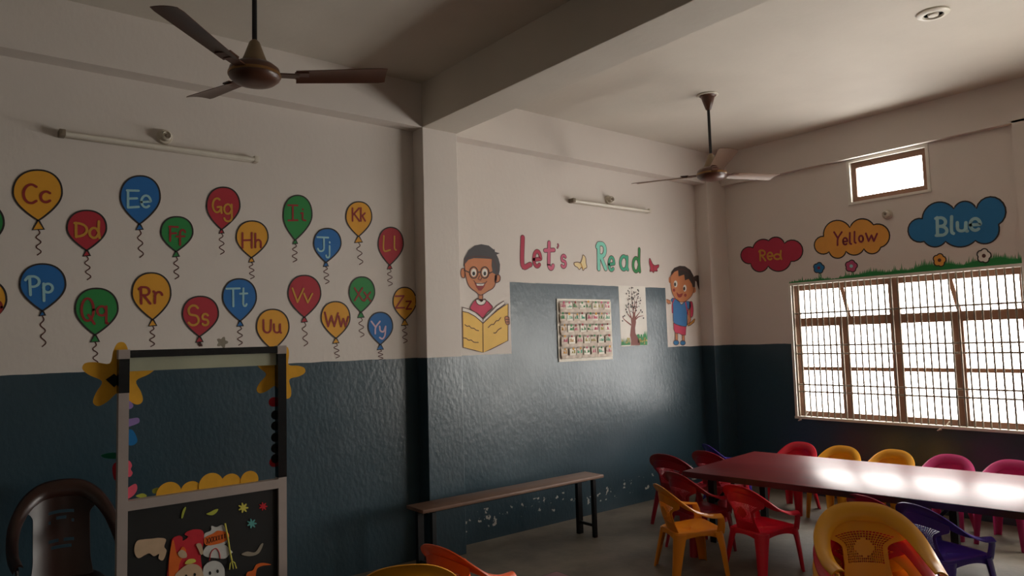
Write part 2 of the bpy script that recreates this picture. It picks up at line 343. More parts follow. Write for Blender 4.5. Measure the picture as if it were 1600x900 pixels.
# strokes of a hand-painted alphabet: unit box, x right, y down
def arc(cx, cy, rx, ry, a0, a1, n=9): return [(cx+rx*math.cos(math.radians(a0+(a1-a0)*k/(n-1))), cy+ry*math.sin(math.radians(a0+(a1-a0)*k/(n-1)))) for k in range(n)]
G = {
 'C': [arc(.55, .5, .55, .5, -50, -310)], 'c': [arc(.55, .5, .55, .5, -45, -315)],
 'D': [[(.1, 0), (.12, 1)], [(0, .02)]+arc(.1, .5, .9, .48, -90, 90)], 'd': [arc(.45, .7, .42, .3, -20, -340, 12), [(.92, 0), (.9, .6), (1, 1)]],
 'E': [[(.08, 0), (.08, 1)], [(0, 0), (1, .02)], [(.08, .48), (.85, .46)], [(.08, 1), (1, .96)]], 'e': [[(.08, .55), (.9, .5)]+arc(.5, .5, .45, .5, -10, -310, 12)],
 'F': [[(.1, 0), (.1, 1)], [(0, 0), (1, .03)], [(.1, .48), (.8, .46)]], 'f': [arc(.75, .22, .3, .22, -20, -180, 6)+[(.45, .6), (.45, 1)], [(.05, .45), (.95, .43)]],
 'G': [arc(.5, .48, .48, .48, -55, -330, 12)+[(.98, .6), (.55, .6)], [(.95, .6), (1, 1)]], 'g': [arc(.45, .28, .4, .28, -20, -340, 12), [(.88, .02), (.9, .7)]+arc(.48, .78, .42, .22, 0, 170, 7)],
 'H': [[(.05, 0), (.05, 1)], [(.95, 0), (.95, 1)], [(.05, .5), (.95, .48)]], 'h': [[(.08, 0), (.08, 1)], [(.08, .65)]+arc(.52, .68, .42, .22, -160, 0, 6)+[(.94, 1)]],
 'I': [[(.5, 0), (.5, 1)], [(0, 0), (1, .02)], [(.02, 1), (1, .98)]], 'i': [[(.4, .35), (.4, .9), (.9, 1)], [(.4, .02), (.42, .06)], [(.1, .37), (.4, .35)]],
 'J': [[(.0, 0), (1, .03)], [(.6, .02), (.6, .75)]+arc(.32, .78, .28, .22, 0, 170, 6)], 'j': [[(.7, .25), (.7, .8)]+arc(.4, .82, .3, .18, 0, 170, 6), [(.7, .0), (.72, .04)]],
 'K': [[(.08, 0), (.08, 1)], [(.95, .0), (.1, .55)], [(.3, .45), (1, 1)]], 'k': [[(.08, 0), (.08, 1)], [(.9, .4), (.1, .7)], [(.35, .6), (.95, 1)]],
 'L': [[(.1, 0), (.1, 1), (1, .97)]], 'l': [[(.4, 0), (.4, .85), (.9, 1)]],
 'P': [[(.3, .02), (.36, 1)], [(0, .2), (.2, .03)]+arc(.5, .28, .48, .28, -100, 100, 9)], 'p': [[(.1, 0), (.14, 1)], arc(.5, .26, .42, .25, -175, 150, 12)],
 'Q': [arc(.48, .44, .46, .44, 0, 360, 16), [(.55, .65), (1, 1)]], 'q': [arc(.45, .28, .42, .27, -20, -340, 12), [(.88, .02), (.88, .95), (1, 1)]],
 'R': [[(.16, 0), (.2, 1)], [(0, .12), (.16, .01)]+arc(.5, .25, .42, .25, -90, 110, 9), [(.42, .5), (1, 1)]], 'r': [[(.1, .0), (.25, .2), (.22, 1)], [(.22, .4)]+arc(.62, .35, .34, .3, -150, -10, 6)],
 'S': [arc(.52, .26, .42, .26, -30, -230, 9)+arc(.5, .74, .45, .26, -60, 150, 9)], 's': [arc(.52, .26, .42, .26, -30, -230, 9)+arc(.5, .74, .45, .26, -60, 150, 9)],
 'T': [[(0, .02), (1, 0)], [(.5, .02), (.52, 1)]], 't': [[(.45, 0), (.42, .8)]+arc(.65, .82, .23, .17, 170, 20, 5), [(.02, .3), (.95, .28)]],
 'U': [[(.05, 0), (.08, .6)]+arc(.5, .65, .42, .34, 170, 10, 7)+[(.95, 0)]], 'u': [[(.05, 0), (.06, .6)]+arc(.45, .65, .38, .33, 170, 10, 7)+[(.86, 0)], [(.86, .1), (.9, .9), (1, 1)]],
 'V': [[(.0, 0), (.45, 1)], [(.45, 1), (1, .02)]], 'v': [[(.0, 0), (.45, 1)], [(.45, 1), (1, .02)]],
 'W': [[(0, 0), (.25, 1)], [(.25, 1), (.5, .25)], [(.5, .25), (.72, 1)], [(.72, 1), (1, .05)]], 'w': [[(0, 0), (.25, 1)], [(.25, 1), (.5, .25)], [(.5, .25), (.72, 1)], [(.72, 1), (1, .05)]],
 'X': [[(0, 0), (1, 1)], [(.95, 0), (.02, 1)]], 'x': [[(0, 0), (1, 1)], [(.95, 0), (.02, 1)]],
 'Y': [[(0, 0), (.5, .48)], [(1, .0), (.5, .48), (.45, 1)]], 'y': [[(.05, 0), (.15, .35), (.6, .42), (.85, .05)], [(.9, .0), (.8, .7), (.45, 1), (.05, .9)]],
 'Z': [[(0, .03), (.95, 0)], [(.95, 0), (.02, 1)], [(.02, 1), (1, .97)]], 'z': [[(0, .03), (.95, 0)], [(.95, 0), (.02, 1)], [(.02, 1), (1, .97)]],
 'B': [[(.12, 0), (.16, 1)], [(0, .05)]+arc(.4, .25, .45, .24, -90, 90, 7)+[(.2, .5)], [(.3, .49)]+arc(.45, .74, .52, .25, -90, 95, 8)+[(.05, 1)]], 'b': [[(.1, 0), (.1, 1)], arc(.5, .7, .42, .3, -160, 160, 12)],
 'o': [arc(.5, .5, .46, .5, 0, 360, 14)], 'O': [arc(.5, .5, .46, .5, 0, 360, 14)], 'a': [arc(.48, .5, .44, .5, -30, -340, 12), [(.92, .05), (.9, .8), (1, 1)]], "'": [[(.5, 0), (.75, .4), (.2, 1)]],
}
def glyph(ch, x0, x1, y0, y1, skew=0):
    return [[(x0+(x1-x0)*p[0], y0+(y1-y0)*p[1]+skew*(p[0]-.5)*(x1-x0)) for p in st] for st in G[ch]]

# ------------------------------------------------------------------ alphabet balloons
def balloon(L, R, top, tip, kb, se, col, lcol, letters, label):
    cx = (L+R)/2; w2 = (R-L)/2; hgt = tip[1]-top; eq = top+hgt*.44; pts = []
    for k in range(25):                      # over the top, left to right
        a = PI-PI*k/24; pts.append((cx+w2*math.copysign(abs(math.cos(a))**.92, math.cos(a)), eq-(eq-top)*math.sin(a)**.92))
    for k in range(1, 19):
        s = k/18; hw = w2*math.cos(s*PI/2)**.92; pts.append((cx+(tip[0]-cx)*s**1.5+hw, eq+(tip[1]-eq)*s))
    for k in range(17, 0, -1):
        s = k/18; hw = w2*math.cos(s*PI/2)**.92; pts.append((cx+(tip[0]-cx)*s**1.5-hw, eq+(tip[1]-eq)*s))
    A = Art(BACKL, 'painted_balloon', label, 'painted balloon', (cx, eq), 'alphabet balloons painted on the wall')
    A.fill('balloon_body', [pts], PT[col], 1)
    kw = (kb-tip[1])*.62; kn = [(tip[0]-1, tip[1]), (tip[0]+1, tip[1]), (tip[0]+kw, kb-1), (tip[0]-kw, kb)]
    A.fill('knot', [kn], PT[col], 1)
    wv = .0085
    A.line('outline', [pts[:1]+pts+pts[:1], kn+kn[:1]], wv, PT['black'], 2, smooth=False)
    n = 26; st = []
    for k in range(n):
        t = k/(n-1); st.append((tip[0]+(se[0]-tip[0])*t+(1.2+2.6*min(1, t*4))*math.sin(t*PI*5.2), kb+(se[1]-kb)*t))
    A.line('string', [st], .0055, PT['ink'], 1, smooth=False)
    ls = []
    for (ch, x0, x1, y0, y1) in letters: ls += glyph(ch, x0, x1, y0, y1)
    if ls: A.line('lettering', ls, .0125 if (R-L) > 55 else .0115, PT[lcol], 3, n=4)
def r2(v): return (v[0]/2.7265, v[1]/2.7265)
def BL2(L, R, T, tip, kb, se, col, lc, letters):     # numbers read off an enlarged crop of the photograph
    q = 2.7265
    balloon(L/q, R/q, 250+T/q, (tip[0]/q, 250+tip[1]/q), 250+kb/q, (se[0]/q, 250+se[1]/q), col, lc, [(c, a/q, b/q, 250+y/q, 250+z/q) for c, a, b, y, z in letters],
            f'{col} balloon painted on the wall with the letters {letters[0][0]}{letters[1][0]}')
def BL3(L, R, T, tip, kb, se, col, lc, letters):
    balloon(320+L/3, 320+R/3, 280+T/3, (320+tip[0]/3, 280+tip[1]/3), 280+kb/3, (320+se[0]/3, 280+se[1]/3), col, lc, [(c, 320+a/3, 320+b/3, 280+y/3, 280+z/3) for c, a, b, y, z in letters],
            f'{col} balloon painted on the wall with the letters {letters[0][0]}{letters[1][0]}')
BL2(55, 264, 43, (163, 258), 298, (165, 405), 'yellow', 'maroon', [('C', 100, 160, 105, 184), ('c', 173, 215, 135, 180)])
BL2(285, 453, 215, (369, 385), 410, (378, 510), 'red', 'gold', [('D', 318, 370, 268, 328), ('d', 380, 424, 262, 332)])
BL2(512, 682, 68, (594, 273), 298, (602, 415), 'blue', 'pale', [('E', 541, 590, 130, 203), ('e', 600, 643, 152, 202)])
BL2(685, 821, 242, (750, 390), 413, (752, 507), 'green', 'maroon', [('F', 721, 757, 284, 345), ('f', 750, 787, 298, 362)])
BL3(8, 164, 38, (78, 236), 255, (80, 352), 'red', 'gold', [('G', 36, 78, 90, 158), ('g', 88, 130, 118, 198)])
BL3(147, 296, 196, (218, 368), 390, (221, 467), 'yellow', 'maroon', [('H', 174, 222, 252, 322), ('h', 234, 264, 255, 320)])
BL3(367, 502, 76, (423, 285), 304, (420, 388), 'green', 'maroon', [('I', 390, 434, 122, 194), ('i', 448, 474, 140, 194)])
BL3(510, 638, 231, (567, 390), 410, (572, 490), 'blue', 'pale', [('J', 527, 578, 272, 338), ('j', 565, 592, 295, 368)])
BL3(661, 782, 106, (720, 268), 298, (731, 400), 'yellow', 'maroon', [('K', 689, 724, 136, 196), ('k', 729, 752, 135, 196)])
BL3(812, 930, 226, (866, 403), 422, (868, 500), 'red', 'gold', [('L', 835, 868, 266, 334), ('l', 882, 897, 268, 332)])
BL2(84, 279, 443, (180, 643), 664, (186, 795), 'blue', 'pale', [('P', 108, 168, 496, 575), ('p', 181, 227, 527, 600)])
BL2(320, 502, 547, (404, 745), 776, (408, 877), 'green', 'maroon', [('Q', 346, 402, 590, 698), ('q', 413, 458, 623, 695)])
BL2(562, 727, 481, (650, 680), 708, (648, 795), 'yellow', 'maroon', [('R', 592, 640, 542, 612), ('r', 650, 692, 560, 610)])
BL2(777, 930, 581, (849, 752), 777, (853, 793), 'red', 'gold', [('S', 798, 848, 620, 704), ('s', 859, 888, 656, 704)])
BL3(83, 241, 467, (165, 665), 690, (165, 778), 'blue', 'pale', [('T', 101, 163, 512, 596), ('t', 164, 200, 512, 596)])
BL3(242, 394, 610, (318, 800), 824, (320, 880), 'yellow', 'maroon', [('U', 272, 312, 660, 720), ('u', 322, 357, 680, 720)])
BL3(390, 543, 451, (466, 647), 671, (472, 782), 'red', 'gold', [('V', 410, 462, 512, 576), ('v', 464, 503, 536, 578)])
BL3(545, 680, 574, (614, 746), 770, (621, 838), 'yellow', 'maroon', [('W', 562, 624, 624, 690), ('w', 627, 672, 642, 690)])
BL3(676, 796, 458, (731, 624), 650, (736, 740), 'green', 'maroon', [('X', 701, 740, 510, 569), ('x', 746, 776, 530, 571)])
BL3(765, 880, 624, (822, 775), 800, (825, 845), 'blue', 'pinkish', [('Y', 780, 820, 667, 724), ('y', 817, 850, 690, 748)])
BL3(882, 990, 507, (936, 660), 686, (938, 768), 'yellow', 'maroon', [('Z', 893, 934, 547, 604), ('z', 943, 967, 572, 609)])
balloon(-60, 6, 318, (-27, 388), 397, (-26, 436), 'green', 'maroon', [('B', -46, -30, 333, 362), ('b', -22, -8, 333, 362)], 'green balloon painted on the wall, cut off at the left edge of the picture')
balloon(-58, 10, 437, (-24, 508), 518, (-23, 560), 'yellow', 'maroon', [('O', -46, -24, 455, 490), ('o', -14, 3, 470, 490)], 'yellow balloon painted on the wall, cut off at the left edge of the picture')

# ------------------------------------------------------------------ reading wall: boy, girl, lettering, butterflies, tree
def c3(pts): return [(700+x/4.737, 370+y/4.737) for x, y in pts]
def c4(pts): return [(1030+x/6, 400+y/6) for x, y in pts]
def c5(pts): return [(800+x/6.667, 360+y/6.667) for x, y in pts]
A = Art(BACK, 'painted_boy', 'painted boy with round glasses reading an open yellow book', 'wall painting', (757, 470))
face = sm(c3([(122, 215), (125, 175), (165, 150), (250, 145), (325, 165), (352, 215), (362, 285), (340, 370), (290, 405), (240, 432), (205, 408), (155, 365), (130, 290)]))
ears = [sm(c3([(120, 240), (100, 238), (93, 265), (100, 298), (122, 300)])), sm(c3([(348, 290), (372, 280), (386, 300), (378, 330), (348, 338)]))]
hair = c3([(112, 225), (118, 160), (150, 100), (195, 65), (245, 55), (300, 65), (338, 95), (342, 88), (347, 112), (382, 122), (358, 132), (372, 160), (384, 205), (382, 250), (374, 285), (350, 278), (330, 268), (322, 215), (324, 165), (260, 160), (190, 158), (150, 170), (125, 200)])
neck = c3([(225, 425), (255, 430), (256, 485), (232, 488)])
shirt = sm(c3([(165, 535), (175, 500), (200, 468), (235, 462), (280, 470), (312, 498), (328, 525), (290, 560), (255, 600), (220, 570)]))
collar = sm(c3([(205, 465), (222, 458), (245, 480), (265, 460), (280, 470), (268, 498), (240, 506), (215, 495)]))
pages = [c3([(105, 522), (150, 535), (200, 560), (258, 610), (258, 640), (200, 590), (150, 562), (105, 552)]), c3([(258, 610), (310, 560), (360, 510), (410, 476), (420, 498), (360, 540), (310, 590), (258, 640)])]
lcov = c3([(105, 552), (150, 562), (200, 590), (256, 640), (258, 857), (200, 842), (110, 818)]); rcov = c3([(256, 640), (310, 590), (370, 540), (443, 495), (442, 768), (380, 800), (310, 835), (258, 857)])
hand = sm(c3([(418, 600), (432, 588), (448, 596), (452, 620), (452, 645), (436, 650), (424, 635)]))
A.fill('face', [face], PT['skin'], 1); A.each('ear', ears, PT['skin'], 1); A.fill('neck', [neck], PT['skin'], 1)
A.fill('hair', [hair], PT['hair'], 2); A.fill('shirt', [shirt], PT['crimson'], 1); A.fill('collar', [collar], PT['white'], 2)
A.each('page', pages, PT['white'], 3); A.each('book_cover', [lcov, rcov], PT['bookyellow'], 3); A.fill('hand', [hand], PT['skin'], 4)
A.each('eye', [c3(ell(189, 265, 20, 30)), c3(ell(271, 265, 20, 30))], PT['white'], 2)
A.each('pupil', [c3(ell(189, 272, 10, 15)), c3(ell(271, 272, 10, 15))], PT['black'], 3)
A.fill('mouth', [c3([(195, 340), (230, 345), (278, 340), (268, 370), (245, 398), (225, 398), (208, 372)])], PT['maroon'], 2); A.fill('teeth', [c3([(205, 342), (272, 342), (258, 362), (215, 362)])], PT['white'], 3)
A.line('glasses', [c3(ell(189, 265, 30, 42)+ell(189, 265, 30, 42)[:1]), c3(ell(271, 265, 30, 42)+ell(271, 265, 30, 42)[:1]), c3([(219, 262), (241, 262)]), c3([(118, 248), (160, 265)]), c3([(300, 272), (326, 260)])], .008, PT['black'], 4, smooth=False)
A.line('outline', [face+face[:1], ears[0]+ears[0][:1], ears[1]+ears[1][:1], c3([(225, 428), (226, 470)]), c3([(256, 428), (256, 475)]), shirt+shirt[:1], collar+collar[:1], c3([(232, 290), (220, 312), (238, 322), (248, 305)]), c3([(190, 325), (205, 345), (240, 348), (275, 342), (285, 330)])], .006, PT['ink'], 3, smooth=False)
A.line('book_outline', [lcov+lcov[:1], rcov+rcov[:1], pages[0]+pages[0][:1], pages[1]+pages[1][:1], hand+hand[:1], c3([(425, 612), (450, 612)]), c3([(426, 630), (450, 630)])], .006, PT['ink'], 5, smooth=False)
A.line('page_squiggles', [c3([(122, 650), (140, 662), (155, 660), (170, 675), (190, 678), (205, 690), (224, 695)]), c3([(112, 748), (132, 752), (150, 765), (170, 765), (190, 780), (222, 782)]), c3([(295, 672), (318, 650), (335, 648), (355, 622), (370, 620), (388, 598)]), c3([(335, 712), (352, 710), (368, 690), (392, 674)])], .006, PT['ink'], 5)

A = Art(BACK, 'painted_girl', 'painted schoolgirl with ponytail, blue top, pink skirt and backpack', 'wall painting', (1068, 480))
gf = sm(c4([(105, 230), (110, 180), (150, 140), (220, 130), (290, 170), (325, 240), (325, 310), (300, 375), (250, 420), (200, 432), (150, 400), (115, 330)]))
gh = c4([(108, 190), (112, 150), (140, 112), (190, 92), (240, 96), (290, 130), (320, 185), (336, 240), (335, 292), (312, 292), (305, 262), (275, 215), (240, 228), (232, 175), (180, 192), (175, 135), (140, 150)])
pony = sm(c4([(322, 200), (345, 185), (368, 188), (374, 215), (388, 262), (386, 300), (372, 312), (358, 280), (348, 240), (325, 228)]))
ear2 = [sm(c4([(104, 200), (90, 205), (90, 245), (106, 250)])), sm(c4([(318, 300), (338, 298), (340, 335), (318, 345)]))]
top_ = sm(c4([(108, 415), (130, 395), (180, 420), (205, 455), (240, 428), (285, 430), (295, 480), (262, 520), (258, 600), (252, 660), (190, 650), (135, 625), (128, 540), (125, 450)]), 3)
skirt = c4([(132, 628), (190, 655), (250, 662), (246, 742), (212, 742), (190, 728), (150, 722), (134, 690)])
bag = sm(c4([(285, 432), (308, 435), (318, 500), (312, 560), (290, 572), (282, 500)])); straps = [c4([(140, 400), (122, 450), (122, 530)]), c4([(245, 435), (258, 500), (268, 550)])]
arms = [c4([(66, 405), (100, 418), (108, 445), (82, 450), (68, 435)]), c4([(268, 495), (290, 498), (294, 600), (275, 650), (260, 645), (268, 590)])]
legs = [c4([(146, 722), (172, 728), (172, 798), (150, 798)]), c4([(212, 740), (236, 742), (236, 800), (214, 800)])]
shoes = [c4(ell(156, 812, 26, 23)), c4(ell(219, 814, 25, 22))]; pencil = c4([(262, 640), (300, 615), (328, 588), (334, 592), (326, 620), (290, 650), (266, 658)])
A.fill('face', [gf], PT['skin'], 1); A.fill('hair', [gh], PT['hair2'], 2); A.fill('ponytail', [pony], PT['hair2'], 1); A.each('ear', ear2, PT['skin'], 1)
A.fill('backpack', [bag], PT['crimson'], 1); A.each('arm', arms, PT['skin'], 2); A.fill('top', [top_], PT['bluetop'], 1); A.fill('skirt', [skirt], PT['crimson'], 2); A.each('leg', legs, PT['skin'], 1); A.each('shoe', shoes, PT['cloudblue'], 2); A.fill('pencil', [pencil], PT['gold'], 3)
A.each('eye', [c4(ell(152, 262, 17, 32)), c4(ell(238, 302, 16, 32))], PT['white'], 2); A.each('pupil', [c4(ell(146, 266, 9, 18)), c4(ell(232, 306, 9, 18))], PT['black'], 3)
A.each('cheek', [c4(ell(137, 320, 12, 15)), c4(ell(243, 368, 12, 15))], PT['maroon'], 2); A.fill('mouth', [sm(c4([(162, 340), (185, 358), (218, 350), (208, 380), (185, 390), (168, 372)]))], PT['maroon'], 2)
A.line('straps', straps, .014, PT['crimson'], 3)
A.line('outline', [gf+gf[:1], top_+top_[:1], skirt+skirt[:1], bag+bag[:1], pony+pony[:1], shoes[0]+shoes[0][:1], shoes[1]+shoes[1][:1], pencil+pencil[:1], legs[0]+legs[0][:1], legs[1]+legs[1][:1], arms[1], arms[0]], .0055, PT['ink'], 3, smooth=False)

def word(name, label, at, glyphs, out, strokes_w):
    A = Art(BACK, name, label, 'wall lettering', at)
    for (ch, x0, x1, y0, y1, m, wd, nm) in glyphs:
        g = [c5(s) for s in glyph(ch, x0, x1, y0, y1)]
        A.line('letter_outline', g, wd+.011, out, 1, n=6); A.line('letter', g, wd, m, 2, n=6)
word('painted_word', "crimson and pink hand-painted word Let's above the blue panel", (850, 395), [
    ('L', 101, 190, 75, 365, PT['cloudred'], .036, 0), ('e', 222, 300, 218, 375, PT['cloudred'], .026, 0), ('t', 340, 440, 128, 400, PT['rose'], .028, 0), ("'", 468, 486, 145, 182, PT['rose'], .007, 0), ('s', 512, 560, 262, 382, PT['rose'], .02, 0)], PT['ink'], 0)
word('painted_word', 'pale green to dark green hand-painted word Read above the blue panel', (965, 402), [
    ('R', 885, 975, 140, 400, PT['mint'], .034, 0), ('e', 1005, 1065, 280, 415, PT['teal'], .024, 0), ('a', 1125, 1205, 270, 408, PT['teal'], .026, 0), ('d', 1258, 1330, 195, 428, PT['leaf'], .026, 0)], PT['ink'], 0)
def butterfly(label, m, pts, body):
    A = Art(BACK, 'painted_butterfly', label, 'wall painting', c5(body)[0]); P = sm(c5(pts), 5)
    A.fill('wings', [P], m, 1); A.line('outline', [P+P[:1]], .006, PT['ink'], 2, smooth=False); A.line('body', [c5(body)], .010, PT['gold'] if m is PT['cream'] else PT['maroon'], 3, smooth=False)
butterfly("cream butterfly painted between the words Let's and Read", PT['cream'], [(645, 340), (680, 330), (712, 335), (730, 290), (738, 255), (765, 285), (770, 340), (778, 385), (755, 400), (738, 418), (725, 385), (700, 408), (680, 385), (655, 370)], [(715, 345), (735, 395)])
butterfly('dark red butterfly painted after the word Read', PT['cloudred'], [(1432, 290), (1450, 320), (1468, 355), (1490, 365), (1528, 358), (1525, 385), (1510, 400), (1512, 425), (1482, 425), (1472, 442), (1455, 425), (1435, 428), (1440, 390), (1428, 340)], [(1470, 355), (1472, 440)])

def c6(pts): return [(860+x/6.925, 440+y/6.925) for x, y in pts]
A = Art(BACK, 'painted_tree', 'painted brown tree on a narrow white panel beside the pocket chart', 'wall painting', (990, 495))
A.fill('white_panel', [[(966, 446), (1008, 447.5), (1012, 539), (970.5, 541.5)]], PT['white'], 0)
A.fill('trunk', [c6([(868, 690), (872, 640), (862, 580), (868, 520), (875, 460), (870, 400), (862, 370), (885, 395), (895, 340), (912, 330), (920, 390), (925, 440), (915, 500), (918, 560), (945, 610), (968, 650), (968, 688)])], PT['bark'], 2)
A.line('branches', [c6([(885, 420), (862, 350), (846, 280), (842, 170)]), c6([(900, 380), (890, 270), (880, 180), (878, 95)]), c6([(908, 360), (925, 280), (930, 220), (940, 170)]), c6([(872, 470), (820, 430), (785, 395), (782, 370)]), c6([(920, 410), (955, 380), (1005, 370)]), c6([(918, 395), (950, 350), (975, 320)]), c6([(868, 390), (835, 350), (815, 305)]), c6([(895, 300), (910, 240), (900, 180)])], .014, PT['bark'], 1, taper=True)
rl = random.Random(3); lv = []
for _ in range(70):
    a = rl.uniform(0, 2*PI); rr = rl.random()**.5; lv.append(c6(ell(890+85*rr*math.cos(a), 200+145*rr*math.sin(a), rl.uniform(4, 8), rl.uniform(5, 10), 8)))
for (bx, by) in ((785, 380), (778, 425), (800, 370), (990, 330), (1005, 395), (975, 310), (815, 300), (825, 330)): lv.append(c6(ell(bx, by, 8, 9, 8)))
o = A.fill('leaves', lv, PT['hair2'], 3); o['kind'] = 'stuff'
gb = []
for (gx0, gx1, top0) in ((765, 865, 640), (925, 1050, 570)):
    P = [(gx0, 690)]; n = 9
    for k in range(n): P += [(gx0+(gx1-gx0)*(k+.2)/n, top0+rl.uniform(0, 40)), (gx0+(gx1-gx0)*(k+.7)/n, top0-rl.uniform(0, 70)*(k/n if gx0 > 900 else .6))]
    P.append((gx1, 685)); gb.append(c6(P))
A.fill('painted_grass', gb, PT['leaf'], 1); A.fill('grass_highlights', [c6(ell(rl.uniform(770, 860) if k % 3 == 0 else rl.uniform(945, 1040), rl.uniform(610, 670), 8, 12, 8)) for k in range(20)], PT['olive'], 2)

# ------------------------------------------------------------------ window wall: clouds, flowers, grass
def arc3(a, m, b, n=12):
    ax, ay = a; bx, by = m; cx, cy = b
    d = 2*(ax*(by-cy)+bx*(cy-ay)+cx*(ay-by))
    ux = ((ax*ax+ay*ay)*(by-cy)+(bx*bx+by*by)*(cy-ay)+(cx*cx+cy*cy)*(ay-by))/d; uy = ((ax*ax+ay*ay)*(cx-bx)+(bx*bx+by*by)*(ax-cx)+(cx*cx+cy*cy)*(bx-ax))/d
    r = math.hypot(ax-ux, ay-uy); t0 = math.atan2(ay-uy, ax-ux); t1 = math.atan2(cy-uy, cx-ux); tm = math.atan2(by-uy, bx-ux)
    d1 = (t1-t0) % (2*PI); dm = (tm-t0) % (2*PI)
    if dm > d1: d1 -= 2*PI
    return [(ux+r*math.cos(t0+d1*k/n), uy+r*math.sin(t0+d1*k/n)) for k in range(n)]
def cloud(f, cusps, apex, col, word_, lcol, lw, label):
    P = []
    for i, c in enumerate(cusps): P += arc3(c, apex[i], cusps[(i+1) % len(cusps)])
    P = f(P); cx = sum(p[0] for p in P)/len(P); cy = sum(p[1] for p in P)/len(P)
    A = Art(RIGHT, 'painted_cloud', label, 'painted cloud', (cx, cy), 'colour clouds painted above the window')
    A.fill('cloud_body', [P], PT[col], 1); A.line('outline', [P+P[:1]], .011, PT['black'], 2, smooth=False)
    st = []
    for (ch, x0, x1, y0, y1) in word_: st += [f(s) for s in glyph(ch, x0, x1, y0, y1)]
    A.line('lettering', st, lw, PT[lcol], 3, n=4)
fa = lambda pts: [(1140+x/5.714, 300+y/5.714) for x, y in pts]
fb = lambda pts: [(1140+x/3.215, 200+y/3.215) for x, y in pts]
cloud(fa, [(210, 498), (350, 435), (490, 458), (548, 620), (345, 662), (190, 640)], [(285, 424), (425, 403), (655, 520), (450, 708), (268, 713), (101, 570)], 'cloudred', [('R', 264, 322, 522, 612), ('e', 337, 388, 540, 603), ('d', 397, 465, 525, 600)], 'gold', .017, 'crimson cloud painted on the window wall with the word Red')
cloud(fa, [(840, 395), (1075, 318), (1285, 293), (1350, 495), (1200, 508), (1040, 530), (890, 535)], [(960, 253), (1200, 240), (1430, 390), (1275, 552), (1125, 563), (965, 592), (757, 480)], 'cloudyellow', [('Y', 934, 1003, 358, 475), ('e', 1012, 1055, 410, 470), ('l', 1065, 1090, 365, 465), ('l', 1108, 1130, 355, 455), ('o', 1155, 1195, 390, 445), ('w', 1218, 1318, 370, 438)], 'wine', .016, 'orange-yellow cloud painted on the window wall with the word Yellow')
cloud(fb, [(968, 455), (1127, 405), (1240, 405), (1352, 485), (1235, 566), (1085, 570), (978, 570)], [(1050, 372), (1185, 368), (1388, 430), (1318, 572), (1160, 598), (1030, 598), (897, 520)], 'cloudblue', [('B', 1036, 1094, 450, 540), ('l', 1108, 1128, 445, 530), ('u', 1142, 1195, 475, 518), ('e', 1207, 1263, 455, 514)], 'pale', .024, 'blue cloud painted on the window wall with the word Blue')
def flower(cx, cy, r, col, ctr, label):
    P = []
    for k in range(60):
        a = 2*PI*k/60; q = r*(.80+.20*abs(math.cos(2.5*a+.4))**.8); P.append((cx+q*math.cos(a), cy+q*math.sin(a)))
    P = fb(P); A = Art(RIGHT, 'painted_flower', label, 'painted flower', fb([(cx, cy)])[0], 'small flowers painted above the grass')
    A.fill('petals', [P], PT[col], 1); A.line('outline', [P+P[:1]], .009, PT['black'], 2, smooth=False)
    c = fb(ell(cx, cy, r*.28, r*.28, 14)); A.fill('flower_centre', [c], PT[ctr], 3); A.line('stem', [fb([(cx+4, cy+r), (cx+10, cy+r+14), (cx+6, cy+r+26)])], .006, PT['leaf'], 0)
flower(449, 703, 28, 'cloudblue', 'wine', 'small blue flower painted above the left end of the grass')
flower(612, 694, 31, 'flowpink', 'pale', 'small pink flower painted above the grass, right of the blue flower')
flower(1055, 664, 33, 'cloudyellow', 'ink', 'small yellow flower painted above the window grass')
flower(1278, 642, 36, 'white', 'ink', 'small white flower with dark outline at the right of the grass')
A = Art(RIGHT, 'painted_grass_border', 'strip of green grass painted along the top of the window', 'wall painting', (1415, 425))
P = [(1597, 412.0), (1232.5, 445.2)]; rg = random.Random(5); n = 150; P2 = []
for k in range(n):
    t = k/(n-1); bx = 1233+362*t; by = 445.2-33.2*t; hh = (6+13*min(1, t*1.4))*(.9+.22*math.sin(t*23)+.12*math.sin(t*57))
    P2 += [(bx, by-hh*.55), (bx+rg.uniform(.2, 1.9), by-hh*rg.uniform(.7, 1.15)-(6 if rg.random() < .06 else 0))]
A.fill('grass_blades', [P+P2], PT['leaf'], 0)['kind'] = 'stuff'

# ------------------------------------------------------------------ wall chart with pockets and cards
CX0, CX1, CZ0, CZ1 = 3.9980, 4.6112, 1.2862, 1.7816
M_CARD = mat('cream_paper', srgb(214, 200, 186), .8); M_SHEET = mat('chart_sheet', srgb(196, 186, 174), .75, bump=.2, bscale=30); M_TRIM = mat('chart_white_trim', srgb(236, 230, 216), .6)
ch = thing('pocket_chart', 'cream wall chart with five rows of paper pockets on the blue panel', 'wall chart', ((CX0+CX1)/2, YB, CZ0))
CO = Vector(ch.location)
def cbox(x0, x1, y0, y1, z0, z1, bm=None):
    return box(bm or bmesh.new(), x0-CO.x, x1-CO.x, -y1, -y0, z0-CO.z, z1-CO.z)
link('backing_sheet', cbox(CX0, CX1, 0.0005, .006, CZ0, CZ1), M_SHEET, ch, False)
for (a, b, c, d) in ((CX0-.008, CX1+.008, CZ1-.006, CZ1+.008), (CX0-.008, CX1+.012, CZ0-.014, CZ0+.008), (CX0-.01, CX0+.004, CZ0+.01, CZ1-.008), (CX1-.002, CX1+.014, CZ0+.01, CZ1-.008)):
    link('border_trim', cbox(a, b, .002, .009, c, d), M_TRIM, ch, False)
RH = (CZ1-CZ0-.02)/5; rc = random.Random(11)
HEADS = ['red', 'green', 'gold', 'maroon', 'hair2', 'yellow', 'green', 'rose']
